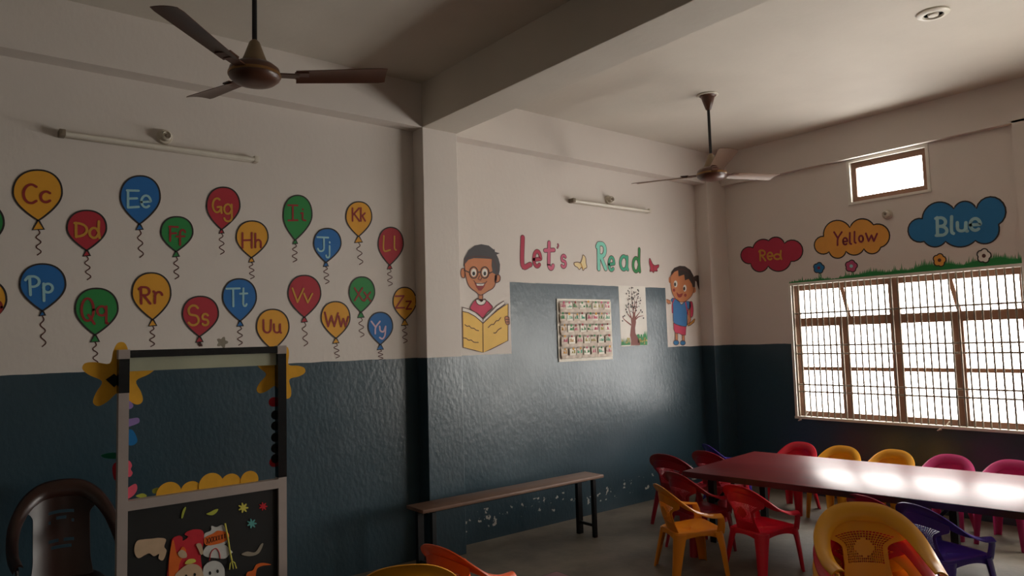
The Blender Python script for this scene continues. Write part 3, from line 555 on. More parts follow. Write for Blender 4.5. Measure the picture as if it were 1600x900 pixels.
rows = ['top row', 'second row', 'middle row', 'fourth row', 'bottom row']; nth = ['first', 'second', 'third', 'fourth', 'fifth', 'sixth', 'seventh', 'eighth']
cname = dict(red='red', green='green', gold='ochre', maroon='dark red', hair2='dark brown', yellow='yellow', rose='pink')
for rI in range(5):
    zb = CZ1-.012-(rI+1)*RH
    bm = bmesh.new(); n = 40
    rings = [[Vector((CX0+.012+(CX1-CX0-.024)*k/n-CO.x, -((.026+.004*abs(math.sin(k*PI/5))+(.003 if j else 0))), zb+.004+(RH*.26 if j else 0)-CO.z)) for k in range(n+1)] for j in (0, 1)]
    loft(bm, rings, False, False); link('pocket_strip', bm, M_CARD, ch)
    for k in range(8 if rI < 3 else 7):
        nn = 8 if rI < 3 else 7
        cx = CX0+.046+(CX1-CX0-.092)*k/(nn-1)+rc.uniform(-.006, .006); hc = rc.choice(HEADS)
        o = thing('flower_card', f'card with {cname[hc]} flower head, {nth[k]} from left in {rows[rI]} of the pocket chart', 'card', (cx, YB-.022, zb+.02), 0, 'flower cards in the pocket chart')
        o.rotation_euler = (0, rc.uniform(-.06, .06), 0)
        link('card', B(-.035, .035, -.0006, .0006, 0, RH*.66), M_TRIM if k % 2 else M_CARD, o, False)
        bm = bmesh.new(); hx, hz, hr = rc.uniform(-.01, .01), RH*.72+rc.uniform(-.008, .006), rc.uniform(.008, .0115)
        q = [Vector((hx+hr*(1+.18*math.cos(5*t))*math.cos(t), -.0016, hz+hr*(1+.18*math.cos(5*t))*math.sin(t))) for t in [2*PI*i/24 for i in range(24)]]
        loft(bm, [q, [p+Vector((0, -.0016, 0)) for p in q]]); link('flower_head', bm, PT[hc], o, False)
        bm = bmesh.new()
        box(bm, -.029, .029, -.0016, -.0010, RH*.26, RH*.26+.002)
        for t in range(6):
            dx, dz, s = rc.uniform(-.026, .026), RH*.27, rc.uniform(.002, .0038)
            box(bm, dx-s, dx+s, -.0020-.0002*t, -.0010, RH*.262, rc.uniform(RH*.32, RH*.58))
        link('drawing', bm, PT[rc.choice(['rose', 'leaf', 'olive', 'gold', 'rose', 'teal'])], o, False)

# ------------------------------------------------------------------ wall and ceiling fittings
M_TUBE = mat('dusty_white_batten', srgb(205, 196, 180), .5); M_TUBEW = mat('tube_glass', srgb(222, 216, 202), .3); M_DUST = mat('grey_dust_cap', srgb(120, 106, 88), .6)
def tube_light(x0, x1, y, z, label):
    t = thing('tube_light', label, 'light', ((x0+x1)/2, y, z)); Lh = (x1-x0)/2
    link('batten', B(-Lh+.012, Lh-.012, -.030, 0.0, -.016, .016, bev=.003), M_TUBE, t)
    link('tube', tube(bmesh.new(), [(-Lh+.03, -.048, -.004), (Lh-.03, -.048, -.004)], .0125, 12), M_TUBEW, t)
    for s in (-1, 1): link('end_holder', B(min(s*Lh, s*(Lh-.03)), max(s*Lh, s*(Lh-.03)), -.06, 0.0, -.018, .018, bev=.004), M_DUST if s < 0 else M_TUBE, t)
tube_light(0.4881, 1.5156, YBL, 2.5872, 'dusty unlit tube light on the wall above the alphabet balloons')
tube_light(4.1657, 5.1625, YB, 2.6175, "unlit tube light on the wall above the word Let's Read")
def round_box(name, loc, rot, r, label, cat):
    t = thing(name, label, cat, loc); t.rotation_euler = rot
    link('base_plate', lathe(bmesh.new(), [(r, 0), (r, .012), (r*.9, .018)], 24), M_TUBE, t); link('holder', lathe(bmesh.new(), [(r*.68, .018), (r*.66, .05), (r*.5, .056), (r*.42, .045)], 24), M_TUBE, t)
    link('socket', lathe(bmesh.new(), [(r*.2, .044), (r*.2, .054), (r*.1, .056)], 16), M_DUST, t)
round_box('bulb_holder', (0.9994, YBL, 2.6532), (PI/2, 0, 0), .042, 'round bulb holder on the wall above the left tube light', 'bulb holder')
round_box('bulb_holder', (4.6504, YB, 2.6764), (PI/2, 0, 0), .040, 'round bulb holder above the right tube light on the reading wall', 'bulb holder')
round_box('bulb_holder', (XR, 2.653, 2.419), (PI/2, 0, -PI/2), .040, 'round bulb holder under the small high window', 'bulb holder')
t = thing('ceiling_light', 'small round white light fitting on the ceiling', 'light', (4.437, 1.571, ZC)); M_LW = mat('light_white_plastic', srgb(226, 220, 205), .4)
link('rim', lathe(bmesh.new(), [(.085, 0), (.085, -.008), (.07, -.018), (.055, -.018), (.05, -.008)], 32), M_LW, t); link('reflector', lathe(bmesh.new(), [(.05, -.008), (.03, -.004)], 32), mat('chrome', srgb(180, 175, 165), .2, 1), t); link('lens', lathe(bmesh.new(), [(.03, -.006), (.026, -.018), (.012, -.024)], 24), M_LW, t)

def fan(loc, th, R, dz, label, m_blade):
    x, y, z = loc; t = thing('ceiling_fan', label, 'ceiling fan', (x, y, ZC)); D = z-ZC
    link('ceiling_canopy', lathe(bmesh.new(), [(.062, 0), (.062, -.012), (.05, -.02), (.042, -.05), (.02, -.115), (.013, -.12)], 28), M_FAN, t)
    link('canopy_ring', lathe(bmesh.new(), [(.075, -.0005), (.078, -.006), (.075, -.010), (.06, -.010)], 28), M_LW, t)
    link('rod', tube(bmesh.new(), [(0, 0, -.08), (0, 0, D+.10)], .011, 12), M_IRON, t)
    link('lower_canopy', lathe(bmesh.new(), [(.012, D+.16), (.022, D+.15), (.045, D+.085), (.058, D+.055), (.058, D+.048)], 28), M_FANL, t)
    link('motor_housing', lathe(bmesh.new(), [(.03, D+.052), (.082, D+.048), (.104, D+.03), (.11, D+.008), (.106, D-.014), (.085, D-.032), (.05, D-.042), (.02, D-.044)], 36), M_FAN, t)
    link('trim_ring', lathe(bmesh.new(), [(.111, D+.010), (.1125, D+.004), (.1115, D-.003)], 36), mat('fan_gold_trim', srgb(140, 104, 62), .3, .6), t)
    for k in range(3):
        a = math.radians(th+120*k); ca, sa = math.cos(a), math.sin(a)
        Mx = Matrix(((ca, -sa, 0, 0), (sa, ca, 0, 0), (0, 0, 1, D+.008), (0, 0, 0, 1)))
        bm = bmesh.new(); n = 14; top, bot = [], []
        for i in range(n+1):
            s = i/n; r = .175+(R-.175)*s; wd = .048+.018*s; wd *= 1 if s < .96 else .9; tw = -math.radians(13-4*s); zz = dz*s
            row = []
            for j in range(7):
                q = -1+j/3; lx = q*wd; row.append(Vector((r, lx*math.cos(tw), zz+lx*math.sin(tw)+.006*(1-q*q))))
            top.append(row)
        rings = [[*r_, *[p-Vector((0, 0, .003)) for p in reversed(r_)]] for r_ in top]; loft(bm, rings)
        bl = link('blade', bm, m_blade, t); bl.matrix_local = Mx
        bm = bmesh.new(); bar(bm, (.085, 0, .0), (.19, 0, .003), .05, .006); bar(bm, (.17, 0, .004), (.23, 0, .009), .075, .006)
        br = link('blade_bracket', bm, M_FAN, bl)
fan((1.084, 3.099, 2.65), 98, .575, .04, 'brown ceiling fan hanging in front of the balloon wall', M_FAN)
fan((4.519, 3.175, 2.65), 106, .63, .02, 'brown ceiling fan hanging near the window corner', mat('fan_dusty_blade', srgb(120, 92, 72), .4))

# ------------------------------------------------------------------ bench and tables
M_WOOD = mat('worn_bench_wood', srgb(112, 84, 68), .5, var=.2, scale=8); M_LAM = None
b = thing('bench', 'long narrow wooden bench with black iron legs against the blue wall', 'bench', (3.12, 3.93, 0))
BZ = .445
link('seat_plank', B(-.77, .80, -.105, .095, BZ-.022, BZ, bev=.004), M_WOOD, b)
for sx in (-.68, .715):
    for sy in (-.075, .11): link('leg', B(sx-.014, sx+.014, sy-.014, sy+.014, 0, BZ-.031), M_IRON, b, False) if sy < 0 else link('leg', B(sx-.022, sx+.022, sy-.042, sy-.012, 0, BZ-.031), M_IRON, b, False)
    link('leg_brace', B(sx-.008, sx+.008, -.06, .066, .075, .095), M_IRON, b, False)
link('frame_rail', B(-.68, .715, -.012, .012, BZ-.050, BZ-.030), M_IRON, b, False)

def table_mat():
    m = bpy.data.materials.new('red_laminate'); m.use_nodes = True; nt = m.node_tree; N = nt.nodes.new; L = nt.links.new; p = nt.nodes['Principled BSDF']
    tc = N('ShaderNodeTexCoord'); mp = N('ShaderNodeMapping'); mp.inputs['Scale'].default_value = (5, 1.2, 1); L(tc.outputs['Object'], mp.inputs[0])
    n = N('ShaderNodeTexNoise'); n.inputs['Scale'].default_value = 3; n.inputs['Detail'].default_value = 6; L(mp.outputs[0], n.inputs['Vector'])
    r = N('ShaderNodeValToRGB'); r.color_ramp.elements[0].color = srgb(72, 16, 20); r.color_ramp.elements[1].color = srgb(124, 38, 40); L(n.outputs['Fac'], r.inputs[0]); L(r.outputs[0], p.inputs['Base Color'])
    r2_ = N('ShaderNodeMath'); r2_.operation = 'MULTIPLY_ADD'; L(n.outputs['Fac'], r2_.inputs[0]); r2_.inputs[1].default_value = .05; r2_.inputs[2].default_value = .31; L(r2_.outputs[0], p.inputs['Roughness'])
    p.inputs['Specular IOR Level'].default_value = .22; return m
M_LAM = table_mat(); M_EDGE = mat('dark_table_edge', srgb(46, 24, 24), .4)
def table(loc, rz, W, Lg, label, TH=.50):
    """long side along -y from the origin corner (left far corner of the top)"""
    t = thing('long_table', label, 'table', (*loc, 0), rz)
    link('tabletop', B(0.004, W-.004, -Lg+.004, -.004, TH-.018, TH, bev=.002), M_LAM, t)
    bm = bmesh.new(); box(bm, 0, W, -.02, 0, TH-.04, TH-.001); box(bm, 0, W, -Lg, -Lg+.02, TH-.04, TH-.001); box(bm, 0, .02, -Lg+.02, -.02, TH-.04, TH-.001); box(bm, W-.02, W, -Lg+.02, -.02, TH-.04, TH-.001)
    link('edge_band', bm, M_EDGE, t, False)
    for yy in (-.14, -Lg/2, -Lg+.14):
        for xx in (.16, W-.16):
            link('leg', bar(bmesh.new(), (xx, yy, 0), (xx, yy, TH-.03), .045, .045, (1, 0, 0)), M_IRON, t, False)
            s = -1 if yy < -Lg/2-.01 else 1
            link('brace', bar(bmesh.new(), (xx, yy-.02*s, TH-.22), (xx, yy-.2*s, TH-.035), .018, .018, (1, 0, 0)), M_IRON, t, False)
        link('cross_rail', B(.16, W-.16, yy-.012, yy+.012, TH-.07, TH-.036), M_IRON, t, False)
table((4.171, 3.298), math.radians(6.5), 1.10, 2.9, 'long low dark red laminate table by the window, ringed with small chairs')
table((.94, 2.279), 0, 1.098, 1.9, 'dark low table in the foreground, only one corner in view')

# ------------------------------------------------------------------ plastic armchairs
def lerpk(keys, s):
    for (a, va), (b_, vb) in zip(keys, keys[1:]):
        if s <= b_: t = (s-a)/(b_-a); t = t*t*(3-2*t)*.4+t*.6; return Vector(va).lerp(Vector(vb), t)
    return Vector(keys[-1][1])
RIMC = [Vector(p) for p in ((-.178, 0, .500), (-.172, .075, .494), (-.145, .132, .470), (-.095, .172, .430), (-.03, .188, .393), (.05, .190, .368), (.11, .185, .360), (.155, .180, .357))]
RIMD = [Vector(p) for p in ((-.30, 0, .95), (-.30, .30, .90), (-.26, .62, .74), (-.12, .86, .50), (0, .97, .22), (0, 1, .05), (0, 1, -.05), (0, 1, -.12))]
RIMW = [.036, .036, .035, .033, .030, .027, .025, .024]
def rim_bm(ws=1):
    full = [Vector((p.x, -p.y, p.z)) for p in reversed(RIMC[1:])]+RIMC
    fd = [Vector((p.x, -p.y, p.z)) for p in reversed(RIMD[1:])]+RIMD; fw = list(reversed(RIMW[1:]))+RIMW
    C_ = crom(full, 5); D_ = crom(fd, 5); W_ = [v.x for v in crom([Vector((x, 0, 0)) for x in fw], 5)]
    rings = []
    for i, c in enumerate(C_):
        t = (C_[min(i+1, len(C_)-1)]-C_[max(i-1, 0)]).normalized(); d = (D_[i]-t*D_[i].dot(t)).normalized(); n = t.cross(d); up = []
        dn = []
        for j in range(9):
            q = -1+j/4; up.append(c+d*q*W_[i]*ws+n*(.011*(1-q*q)-.004*q)); dn.append(c+d*q*W_[i]*ws+n*(.011*(1-q*q)-.004*q-.006))
        rings.append(up+list(reversed(dn)))
    bm = bmesh.new(); loft(bm, rings); return bm
def panel_bm(lattice):
    bm = bmesh.new(); nu, nv = 22, 26; V = []
    wide = .0 if lattice else .022
    def hw(v):
        t = min(1, max(0, (v-(.52 if lattice else .78))/.34)); return .086+wide+.010*max(0, .25-v)*4+(.070-wide)*t*t*(3-2*t)
    for j in range(nv+1):
        v = j/nv; row = []
        for i in range(nu+1):
            u = -1+2*i/nu; y = u*hw(v); zt = .482-1.55*y*y; z = .250+(zt-.250)*v; x = -.122-.052*v+2.1*y*y-.010*math.sin(PI*v)
            row.append(bm.verts.new((x, y, z)))
        V.append(row)
    holes = []
    for j in range(nv):
        for i in range(nu):
            f = bm.faces.new((V[j][i], V[j][i+1], V[j+1][i+1], V[j+1][i]))
            u = -1+2*(i+.5)/nu; v = (j+.5)/nv
            if lattice:
                if abs(u) < .80 and .26 < v < .76 and (u/.42)**2+((v-.50)/.14)**2 > 1: holes.append(f)
            else:
                for c in (.80, .70, .46, .36):
                    if abs(v-(c-.10*u*u)) < .016 and abs(u) < .5: holes.append(f)
    bm.normal_update()
    if lattice:
        bmesh.ops.inset_individual(bm, faces=holes, thickness=.0020, depth=0)
    bmesh.ops.delete(bm, geom=holes, context='FACES'); bm.normal_update()
    r = bmesh.ops.solidify(bm, geom=bm.faces[:], thickness=.005)
    return bm
def seat_bm():
    out = []
    for (x, y) in ((-.135, -.115), (-.05, -.142), (.08, -.158), (.150, -.160), (.178, -.130), (.182, 0), (.178, .130), (.150, .160), (.08, .158), (-.05, .142), (-.135, .115), (-.142, 0)): out.append(Vector((x, y, 0)))
    P = crom(out, 5, True); c = Vector((.02, 0, 0)); rings = []
    def zz(p): return .262+.05*p.x
    for sc, dz in ((.02, -.012), (.3, -.011), (.6, -.008), (.82, -.003), (.93, .002), (.985, .001), (1.0, -.006)): rings.append([Vector((c.x+(p.x-c.x)*sc, p.y*sc, zz(p)+dz)) for p in P])
    for dep in (.4, 1):
        r = []
        for p in P:
            k = min(1, abs(p.y)/.16)*min(1, abs(p.x-.02)/.15); r.append(Vector((c.x+(p.x-c.x)*1.012, p.y*1.012, zz(p)-.006-dep*(.018+.045*k**2.2))))
        rings.append(r)
    bm = bmesh.new(); loft(bm, rings, cap=False); bm.faces.new([v for v in bm.verts[:len(P)]])
    bmesh.ops.recalc_face_normals(bm, faces=bm.faces); bmesh.ops.solidify(bm, geom=bm.faces[:], thickness=.005); return bm
def leg_bm(front, s):
    if front: pts = [(.150, s*.150, .262), (.168, s*.160, .16), (.186, s*.172, 0)]; az = math.radians(40*s)
    else: pts = [(-.118, s*.118, .25), (-.140, s*.135, .15), (-.172, s*.158, 0)]; az = math.radians(140*s)
    C_ = crom(pts, 5); rings = []; n = 9
    for i, c in enumerate(C_):
        k = i/(len(C_)-1); r = .052-.022*k; o = Vector((math.cos(az), math.sin(az), 0)); cc = c-o*r*.6
        arc_ = [cc+Vector((math.cos(az+math.radians(-72+144*j/(n-1))), math.sin(az+math.radians(-72+144*j/(n-1))), 0))*r for j in range(n)]
        inn = [cc+Vector((math.cos(az+math.radians(-68+136*j/(n-1))), math.sin(az+math.radians(-68+136*j/(n-1))), 0))*(r-.005) for j in range(n)]
        rings.append(arc_+list(reversed(inn)))
    bm = bmesh.new(); loft(bm, rings); return bm
def support_bm(s):
    pts = [Vector((.145, s*.183, .356)), Vector((.152, s*.180, .33)), Vector((.158, s*.168, .29)), Vector((.152, s*.158, .245))]; C_ = crom(pts, 4); rings = []
    for i, c in enumerate(C_):
        k = i/(len(C_)-1); w_ = .022+.008*k; a = Vector((1, 0, 0)); q = Vector((0, s, 0))
        rings.append([c+a*w_*math.cos(t)+q*(.006+.003*abs(math.cos(t)))*math.sin(t) for t in [2*PI*j/12 for j in range(12)]])
    bm = bmesh.new(); loft(bm, rings); return bm
MESH = {}
def build_chair(name, m, lattice=True):
    t = thing(name, 'x', 'chair')
    link('arm_and_back_rail', rim_bm(1 if lattice else .72), m, t, angle=50); link('backrest', panel_bm(lattice), m, t, angle=35); link('seat', seat_bm(), m, t, angle=45)
    for s in (-1, 1): link('arm_support', support_bm(s), m, t)
    for fr in (1, 0):
        for s in (-1, 1): link('leg', leg_bm(fr, s), m, t, angle=50)
    for c in t.children:
        c.material_slots[0].link = 'OBJECT'; c.material_slots[0].material = m
    return t
proto = build_chair('plastic_chair', PL['red'])
first = [True]
def chair(x, y, rot, col, label, group, z=0, sc=1.0, wy=.94):
    if first[0]: t = proto; first[0] = False
    else:
        t = proto.copy(); COL.objects.link(t)
        for c in proto.children:
            d = c.copy(); COL.objects.link(d); d.parent = t
    t.location = (x, y, z); t.rotation_euler = (0, 0, math.radians(rot)); t.scale = (sc*.94, sc*wy, sc); t['label'] = label; t['category'] = 'chair'; t['group'] = group
    for c in t.children: c.material_slots[0].material = PL[col]
    return t
g1 = 'small plastic chairs around the long table'
chair(4.05, 2.62, -10, 'red', 'bright red plastic armchair on the near table side, right of the yellow one', g1)
chair(3.72, 2.92, -27, 'amber', 'yellow plastic armchair standing free at the left corner of the long table', g1)
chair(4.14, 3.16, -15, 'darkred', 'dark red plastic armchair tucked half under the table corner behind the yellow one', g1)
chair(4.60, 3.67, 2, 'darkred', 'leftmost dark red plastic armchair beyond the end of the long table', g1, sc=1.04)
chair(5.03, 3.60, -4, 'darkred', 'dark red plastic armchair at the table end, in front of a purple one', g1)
chair(5.48, 3.86, -30, 'purple', 'purple plastic armchair almost hidden behind the red chairs near the corner column', g1, sc=.94)
chair(5.59, 3.29, 180, 'red', 'red plastic armchair on the window side of the long table', g1, wy=.85)
chair(5.60, 2.935, 180, 'yellow', 'yellow plastic armchair on the window side of the table beside the red one', g1, wy=.85)
chair(5.66, 2.56, 178, 'yellow', 'yellow plastic armchair on the window side of the table beside the pink one', g1, wy=.85)
chair(5.68, 2.165, 181, 'pink', 'pink plastic armchair on the window side of the table beside a yellow one', g1, wy=.85)
chair(5.70, 1.785, 178, 'pink', 'pink plastic armchair at the right edge of the picture on the window side', g1, wy=.85)
chair(4.43, 2.03, -15, 'magenta', 'dark pink plastic armchair at the near table edge behind the chair stack', g1, sc=.93)
chair(4.24, 1.645, -20, 'purple', 'purple plastic armchair beside the stack of chairs at the near table edge', g1)
for k, c in enumerate(['orange', 'amber', 'yellow', 'red', 'yellow']):
    chair(2.73+(4-k)*.0166, 1.29+(4-k)*.0144, 221, c, ['orange plastic chair at the bottom of the stack', 'amber plastic chair second from the bottom of the stack', 'yellow plastic chair in the middle of the stack', 'red plastic chair just below the top of the stack', 'yellow plastic chair on top of the stack, nearest the viewer'][k], 'stacked plastic chairs', z=.062*k)
chair(2.00, 2.88, 8, 'orange', 'orange plastic armchair in the foreground in front of the bench', 'chairs around the foreground table')
chair(1.585, 2.715, 60, 'yellow', 'mustard yellow plastic chair in the foreground, only the top of its back in view', 'chairs around the foreground table', sc=1.1)
big = build_chair('plastic_armchair', PL['brown'], lattice=False); tag(big, 'large dark brown plastic armchair against the wall beside the puppet stand', 'chair')
big.location = (.50, 3.86, 0); big.rotation_euler = (0, 0, math.radians(-92)); big.scale = (1.5, 1.06, 1.62)

# ------------------------------------------------------------------ puppet stand
YP = 3.33; M_ALU = mat('silver_grey_frame', srgb(164, 152, 146), .5); M_TAPE = mat('black_tape', (.008, .008, .009, 1), .25, bump=.1, bscale=20); M_BOARD = mat('black_board', (.006, .006, .006, 1), .7)
def felt(n, rgb): return mat('felt_'+n, srgb(*rgb), .9, var=.06, scale=30)
FE = dict(yellow=felt('yellow', (222, 164, 44)), purple=felt('purple', (140, 118, 178)), blue=felt('blue', (20, 110, 172)), pink=felt('pink', (226, 90, 112)), red=felt('red', (196, 40, 52)), lime=felt('lime', (176, 182, 70)), black=felt('black', (14, 14, 14)), orange=felt('orange', (222, 104, 36)), beige=felt('beige', (196, 168, 138)), white=felt('white', (200, 200, 196)), teal=felt('teal', (90, 160, 156)), lemon=felt('lemon', (210, 200, 90)), grey=felt('grey', (150, 140, 124)), green=felt('green', (20, 110, 80)))
ps = thing('puppet_stand', 'tall framed puppet stand with yellow stars and a decorated black lower panel', 'puppet stand', (.95, YP, 0))
PXO = .95; XA, XB = .622, 1.283
def pp(px, py, yy=YP):
    d = ray(px, py); k = yy/d.y; return Vector((d.x*k-PXO, H+d.z*k))
hw = .019
link('corner_block', B(XA-hw-.002-PXO, XA+hw+.002-PXO, -hw-.002, hw+.002, 1.424, 1.462), M_ALU, ps, False)
link('corner_block', B(XB-hw-.002-PXO, XB+hw+.002-PXO, -hw-.002, hw+.002, 1.424, 1.462), M_ALU, ps, False)
link('post', B(XA-hw-PXO, XA+hw-PXO, -hw, hw, 0, 1.285), M_ALU, ps, False); link('taped_post', B(XA-hw-.001-PXO, XA+hw+.001-PXO, -hw-.001, hw+.001, 1.285, 1.424), M_TAPE, ps, False)['label'] = 'black taped top of the left post'
link('post', B(XB-hw-PXO, XB+hw-PXO, -hw, hw, 0, .855), M_ALU, ps, False); link('taped_post', B(XB-hw-.001-PXO, XB+hw+.001-PXO, -hw-.001, hw+.001, .855, 1.424), M_TAPE, ps, False)['label'] = 'black taped upper part of the right post'
link('top_rail', B(XA+hw-PXO, XB-hw-PXO, -hw, hw, 1.428, 1.459), M_TAPE, ps, False)
link('crossbar', B(XA+hw-PXO, XB-hw-PXO, -hw, hw, .808, .848), M_ALU, ps, False)
link('valance_strip', B(XA+hw-PXO, XB-hw-PXO, .002, .006, 1.372, 1.43), mat('pale_green_strip', srgb(170, 172, 148), .5, var=.12, scale=6), ps, False)['label'] = 'pale green strip under the top rail'
link('lower_panel', B(XA+hw-PXO, XB-hw-PXO, -.004, .004, .10, .808), M_BOARD, ps, False)
link('bottom_rail', B(XA+hw-PXO, XB-hw-PXO, -hw, hw, .08, .115), M_ALU, ps, False)
for xx in (XA, XB): link('foot', B(xx-.02-PXO, xx+.02-PXO, -.2, .2, 0, .035, bev=.004), M_ALU, ps)
def cut(name, pts, m, y, th=.004, smooth=True, label=None, n=5):
    q = crom(pts, n, True) if smooth else pts
    bm = bmesh.new(); poly2(bm, q)
    r = bmesh.ops.extrude_face_region(bm, geom=bm.faces[:])
    for v in bm.verts: v.co = Vector((v.co.x, y, v.co.y))
    for v in [g for g in r['geom'] if isinstance(g, bmesh.types.BMVert)]: v.co.y -= th
    o = link(name, bm, m, ps, False)
    if label: o['label'] = label
    return o
# stars behind the posts: five rounded arms
def star(cx, cz, ro, ri, rot):
    P = []
    for k in range(5):
        a = rot+2*PI*k/5; d = Vector((math.cos(a), math.sin(a))); s = Vector((-d.y, d.x)); c = Vector((cx, cz)); b_ = a+PI/5
        P += [c+d*ro*.72-s*ro*.20, c+d*ro*.94-s*ro*.115, c+d*ro, c+d*ro*.94+s*ro*.115, c+d*ro*.72+s*ro*.20, c+Vector((math.cos(b_), math.sin(b_)))*ri]
    return P
YS = .026
def pq(px, py): return pp(px, py, YP+YS)
c = pq(187, 588); cut('star', star(c.x, c.y, .142, .066, math.radians(88)), FE['yellow'], YS+.004, label='yellow felt star behind the left post', n=4)
c = pq(436, 583); cut('star', star(c.x, c.y, .130, .060, math.radians(75)), FE['yellow'], YS+.004, label='yellow felt star behind the right post', n=4)
cut('tape_patch', [pq(165, 593), pq(178, 584), pq(190, 594), pq(178, 605)], FE['black'], YS-.002, smooth=False)
def blob(name, pts, col, y=YS, **k): cut(name, [pq(*p) for p in pts], FE[col], y, **k)
def disc(name, px, py, r, col, y=YS, seg=20):
    c_ = pq(px, py); cut(name, [c_+Vector((r*math.cos(2*PI*k/seg), r*math.sin(2*PI*k/seg))) for k in range(seg)], FE[col], y, smooth=False)
blob('felt_petal', [(193, 624), (203, 627), (208, 634), (203, 639), (193, 637)], 'purple'); blob('felt_petal', [(193, 657), (205, 654), (216, 653), (217, 660), (206, 665), (193, 668)], 'purple')
blob('felt_drop', [(194, 676), (205, 671), (212, 680), (214, 690), (206, 696), (195, 692)], 'blue'); blob('felt_drop', [(158, 711), (175, 707), (186, 710), (184, 716), (165, 716)], 'green')
blob('felt_petal', [(194, 722), (202, 720), (206, 727), (204, 733), (207, 739), (202, 745), (192, 741)], 'pink'); blob('felt_petal', [(176, 728), (186, 722), (190, 740), (187, 752), (178, 748)], 'red')
blob('felt_petal', [(194, 768), (203, 760), (212, 756), (214, 764), (208, 774), (196, 780)], 'pink'); blob('felt_leaf', [(212, 775), (222, 771), (229, 774), (224, 778)], 'lime')
blob('felt_leaf', [(238, 765), (248, 762), (252, 768), (240, 771)], 'lime')
for i, (x_, y_) in enumerate(((427, 628), (438, 626), (428, 722), (440, 721))): disc('felt_ball', x_, y_, .022, 'red')
for y_ in (648, 665, 683, 700, 716): disc('felt_pompom', 430, y_, .022, 'black', y=YS-.006)
# scalloped yellow discs standing behind the crossbar
for (x_, y_, r_) in ((264, 772, .050), (299, 768, .043), (330, 758, .052), (361, 756, .044), (390, 750, .040)):
    c_ = pp(x_, y_, YP+.012); rr = r_
    cut('felt_disc', [c_+Vector((rr*math.cos(2*PI*k/28), rr*math.sin(2*PI*k/28))) for k in range(28)], FE['yellow'], .016+.003*(x_ % 2), smooth=False)
def pr(px, py): return pp(px, py, YP-.005)
def front(name, pts, col, y=-.0045, th=.003, **k): return cut(name, [pr(*p) for p in pts], FE[col], y, th=th, **k)
def d8(pts): return [(180+x/5.626, 740+y/5.626) for x, y in pts]
front('paper_cloud', d8([(170, 640), (195, 590), (250, 578), (320, 572), (390, 565), (445, 578), (430, 640), (450, 680), (420, 760), (380, 745), (385, 705), (340, 725), (300, 700), (260, 715), (205, 742), (172, 705)]), 'beige', label='beige paper cloud on the black panel')
front('paper_cutout', d8([(500, 575), (560, 545), (590, 560), (595, 590), (640, 555), (610, 535), (640, 505), (700, 490), (765, 500), (780, 560), (770, 640), (750, 720), (770, 900), (760, 1000), (480, 1000), (468, 780), (490, 660)]), 'red', label='red and orange paper cutout figure')
front('paper_cutout', d8([(505, 580), (540, 700), (590, 640), (620, 690), (560, 800), (540, 1000), (480, 1000), (470, 780)]), 'orange', y=-.0076, th=.002)
front('paper_detail', d8([(550, 690), (585, 668), (620, 690), (625, 730), (590, 740), (560, 725)]), 'beige', y=-.0098, th=.002); front('paper_detail', d8([(710, 620), (750, 615), (770, 690), (750, 710), (730, 670)]), 'beige', y=-.0098, th=.002)
front('paper_detail', d8([(610, 790), (640, 752), (690, 748), (705, 770), (660, 790)]), 'lemon', y=-.0098, th=.002)
front('paper_face', d8([(520, 900), (570, 840), (640, 795), (720, 800), (765, 860), (760, 1000), (520, 1000)]), 'beige', y=-.0098, th=.002, label='round beige paper face')
for (x_, y_) in ((620, 898), (695, 885)): front('paper_eye', d8(ell(x_, y_, 11, 15, 12)), 'black', y=-.0118, th=.001)
front('paper_hat', d8([(785, 530), (840, 500), (845, 460), (890, 470), (945, 450), (970, 505), (980, 580), (960, 620), (860, 625), (790, 600)]), 'white', label='white paper hat shape'); front('paper_basket', d8([(785, 565), (860, 525), (905, 500), (990, 520), (990, 570), (930, 608), (800, 628)]), 'orange', y=-.0076, th=.002, label='orange latticed paper basket')
cut_lines = bmesh.new()
for k in range(7):
    a_, b_ = pr(*d8([(800+26*k, 565-6*k)])[0]), pr(*d8([(822+24*k, 612-8*k)])[0]); bar(cut_lines, (a_.x, -.0100, a_.y), (b_.x, -.0100, b_.y), .0008, .004, (0, 1, 0)) if False else None
    for (u0, u1) in ((a_, b_), (Vector((b_.x, a_.y)), Vector((a_.x, b_.y)))): tube(cut_lines, [(u0.x, -.0098, u0.y), (u1.x, -.0098, u1.y)], .0012, 5)
link('basket_lattice', cut_lines, FE['black'], ps)
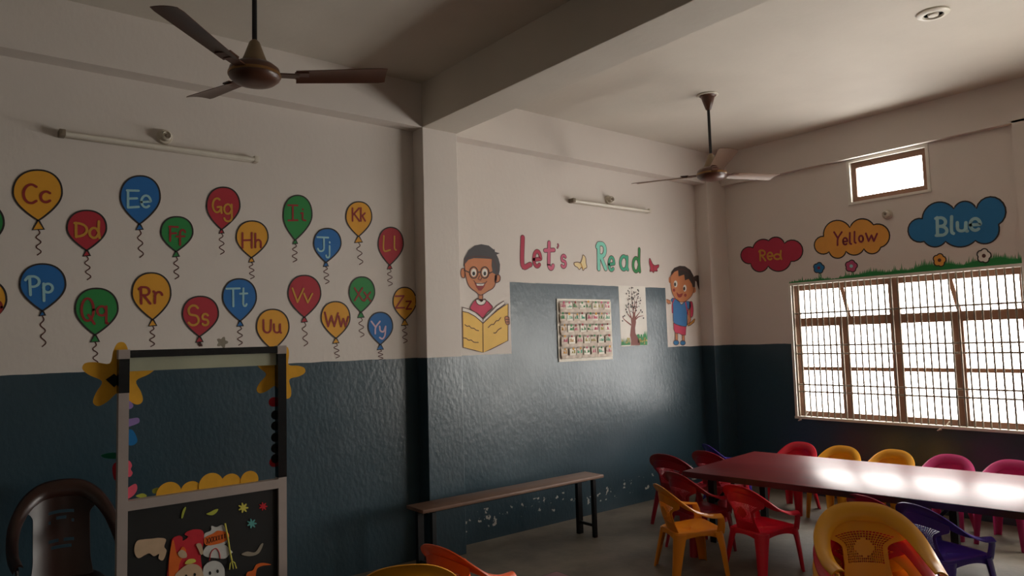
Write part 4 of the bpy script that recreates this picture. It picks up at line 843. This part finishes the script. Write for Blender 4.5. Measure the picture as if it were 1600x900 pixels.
front('paper_body', d8([(800, 640), (870, 620), (960, 625), (1000, 660), (1030, 690), (1000, 710), (960, 745), (870, 740), (800, 730), (770, 700)]), 'white', y=-.006); front('paper_face', d8([(770, 850), (800, 790), (860, 765), (920, 780), (955, 830), (960, 900), (950, 1000), (780, 1000)]), 'white', y=-.0078, th=.002, label='round white paper face')
for (x_, y_) in ((830, 872), (897, 856)): front('paper_eye', d8(ell(x_, y_, 11, 16, 12)), 'black', y=-.0098, th=.001)
hd = bmesh.new(); tube(hd, [(p.x, -.0105, p.y) for p in crom([pr(*q) for q in d8([(825, 760), (840, 690), (880, 655), (910, 690), (920, 745)])], 5)], .0018, 6); link('paper_handle', hd, FE['red'], ps)
fk = bmesh.new()
for L_ in ([(960, 435), (985, 560), (1005, 690), (1020, 760)], [(1000, 840), (1005, 790), (1020, 765), (1045, 780), (1060, 830)], [(1020, 760), (1032, 835)]): tube(fk, [(p.x, -.0125, p.y) for p in [pr(*q) for q in d8(L_)]], .0035 if len(L_) == 4 else .0025, 6)
link('paper_fork', fk, FE['lemon'], ps)['label'] = 'yellow paper fork'
def pflower(x_, y_, r, col):
    P = [];
    for k in range(56):
        a = 2*PI*k/56; q = r*(.72+.28*math.cos(7*a)); P.append(d8([(x_+q*math.cos(a), y_+q*math.sin(a))])[0])
    front('paper_flower', P, col, smooth=False)
pflower(1125, 300, 46, 'lemon'); pflower(1300, 288, 38, 'red'); pflower(1200, 438, 44, 'teal'); 
front('paper_leaf', d8([(800, 355), (840, 335), (870, 318), (905, 312), (885, 345), (850, 365)]), 'lime'); front('paper_leaf', d8([(580, 385), (590, 330), (612, 295), (622, 300), (605, 350), (592, 390)]), 'lime')
front('paper_leaf', d8([(1110, 710), (1160, 685), (1230, 690), (1280, 620), (1300, 620), (1260, 700), (1180, 725)]), 'grey')
front('paper_chilli', d8([(1150, 900), (1165, 865), (1210, 850), (1240, 800), (1300, 785), (1370, 800), (1300, 808), (1250, 830), (1235, 880), (1225, 940), (1160, 950)]), 'orange', label='orange paper pepper at the panel edge')
c_ = pp(346, 535, YP+.03); P = [c_+Vector(((.026*(.8+.2*math.cos(5*t))*math.cos(t)), .026*(.8+.2*math.cos(5*t))*math.sin(t))) for t in [2*PI*k/40 for k in range(40)]]; cut('felt_flower', P, FE['grey'], .02, smooth=False)
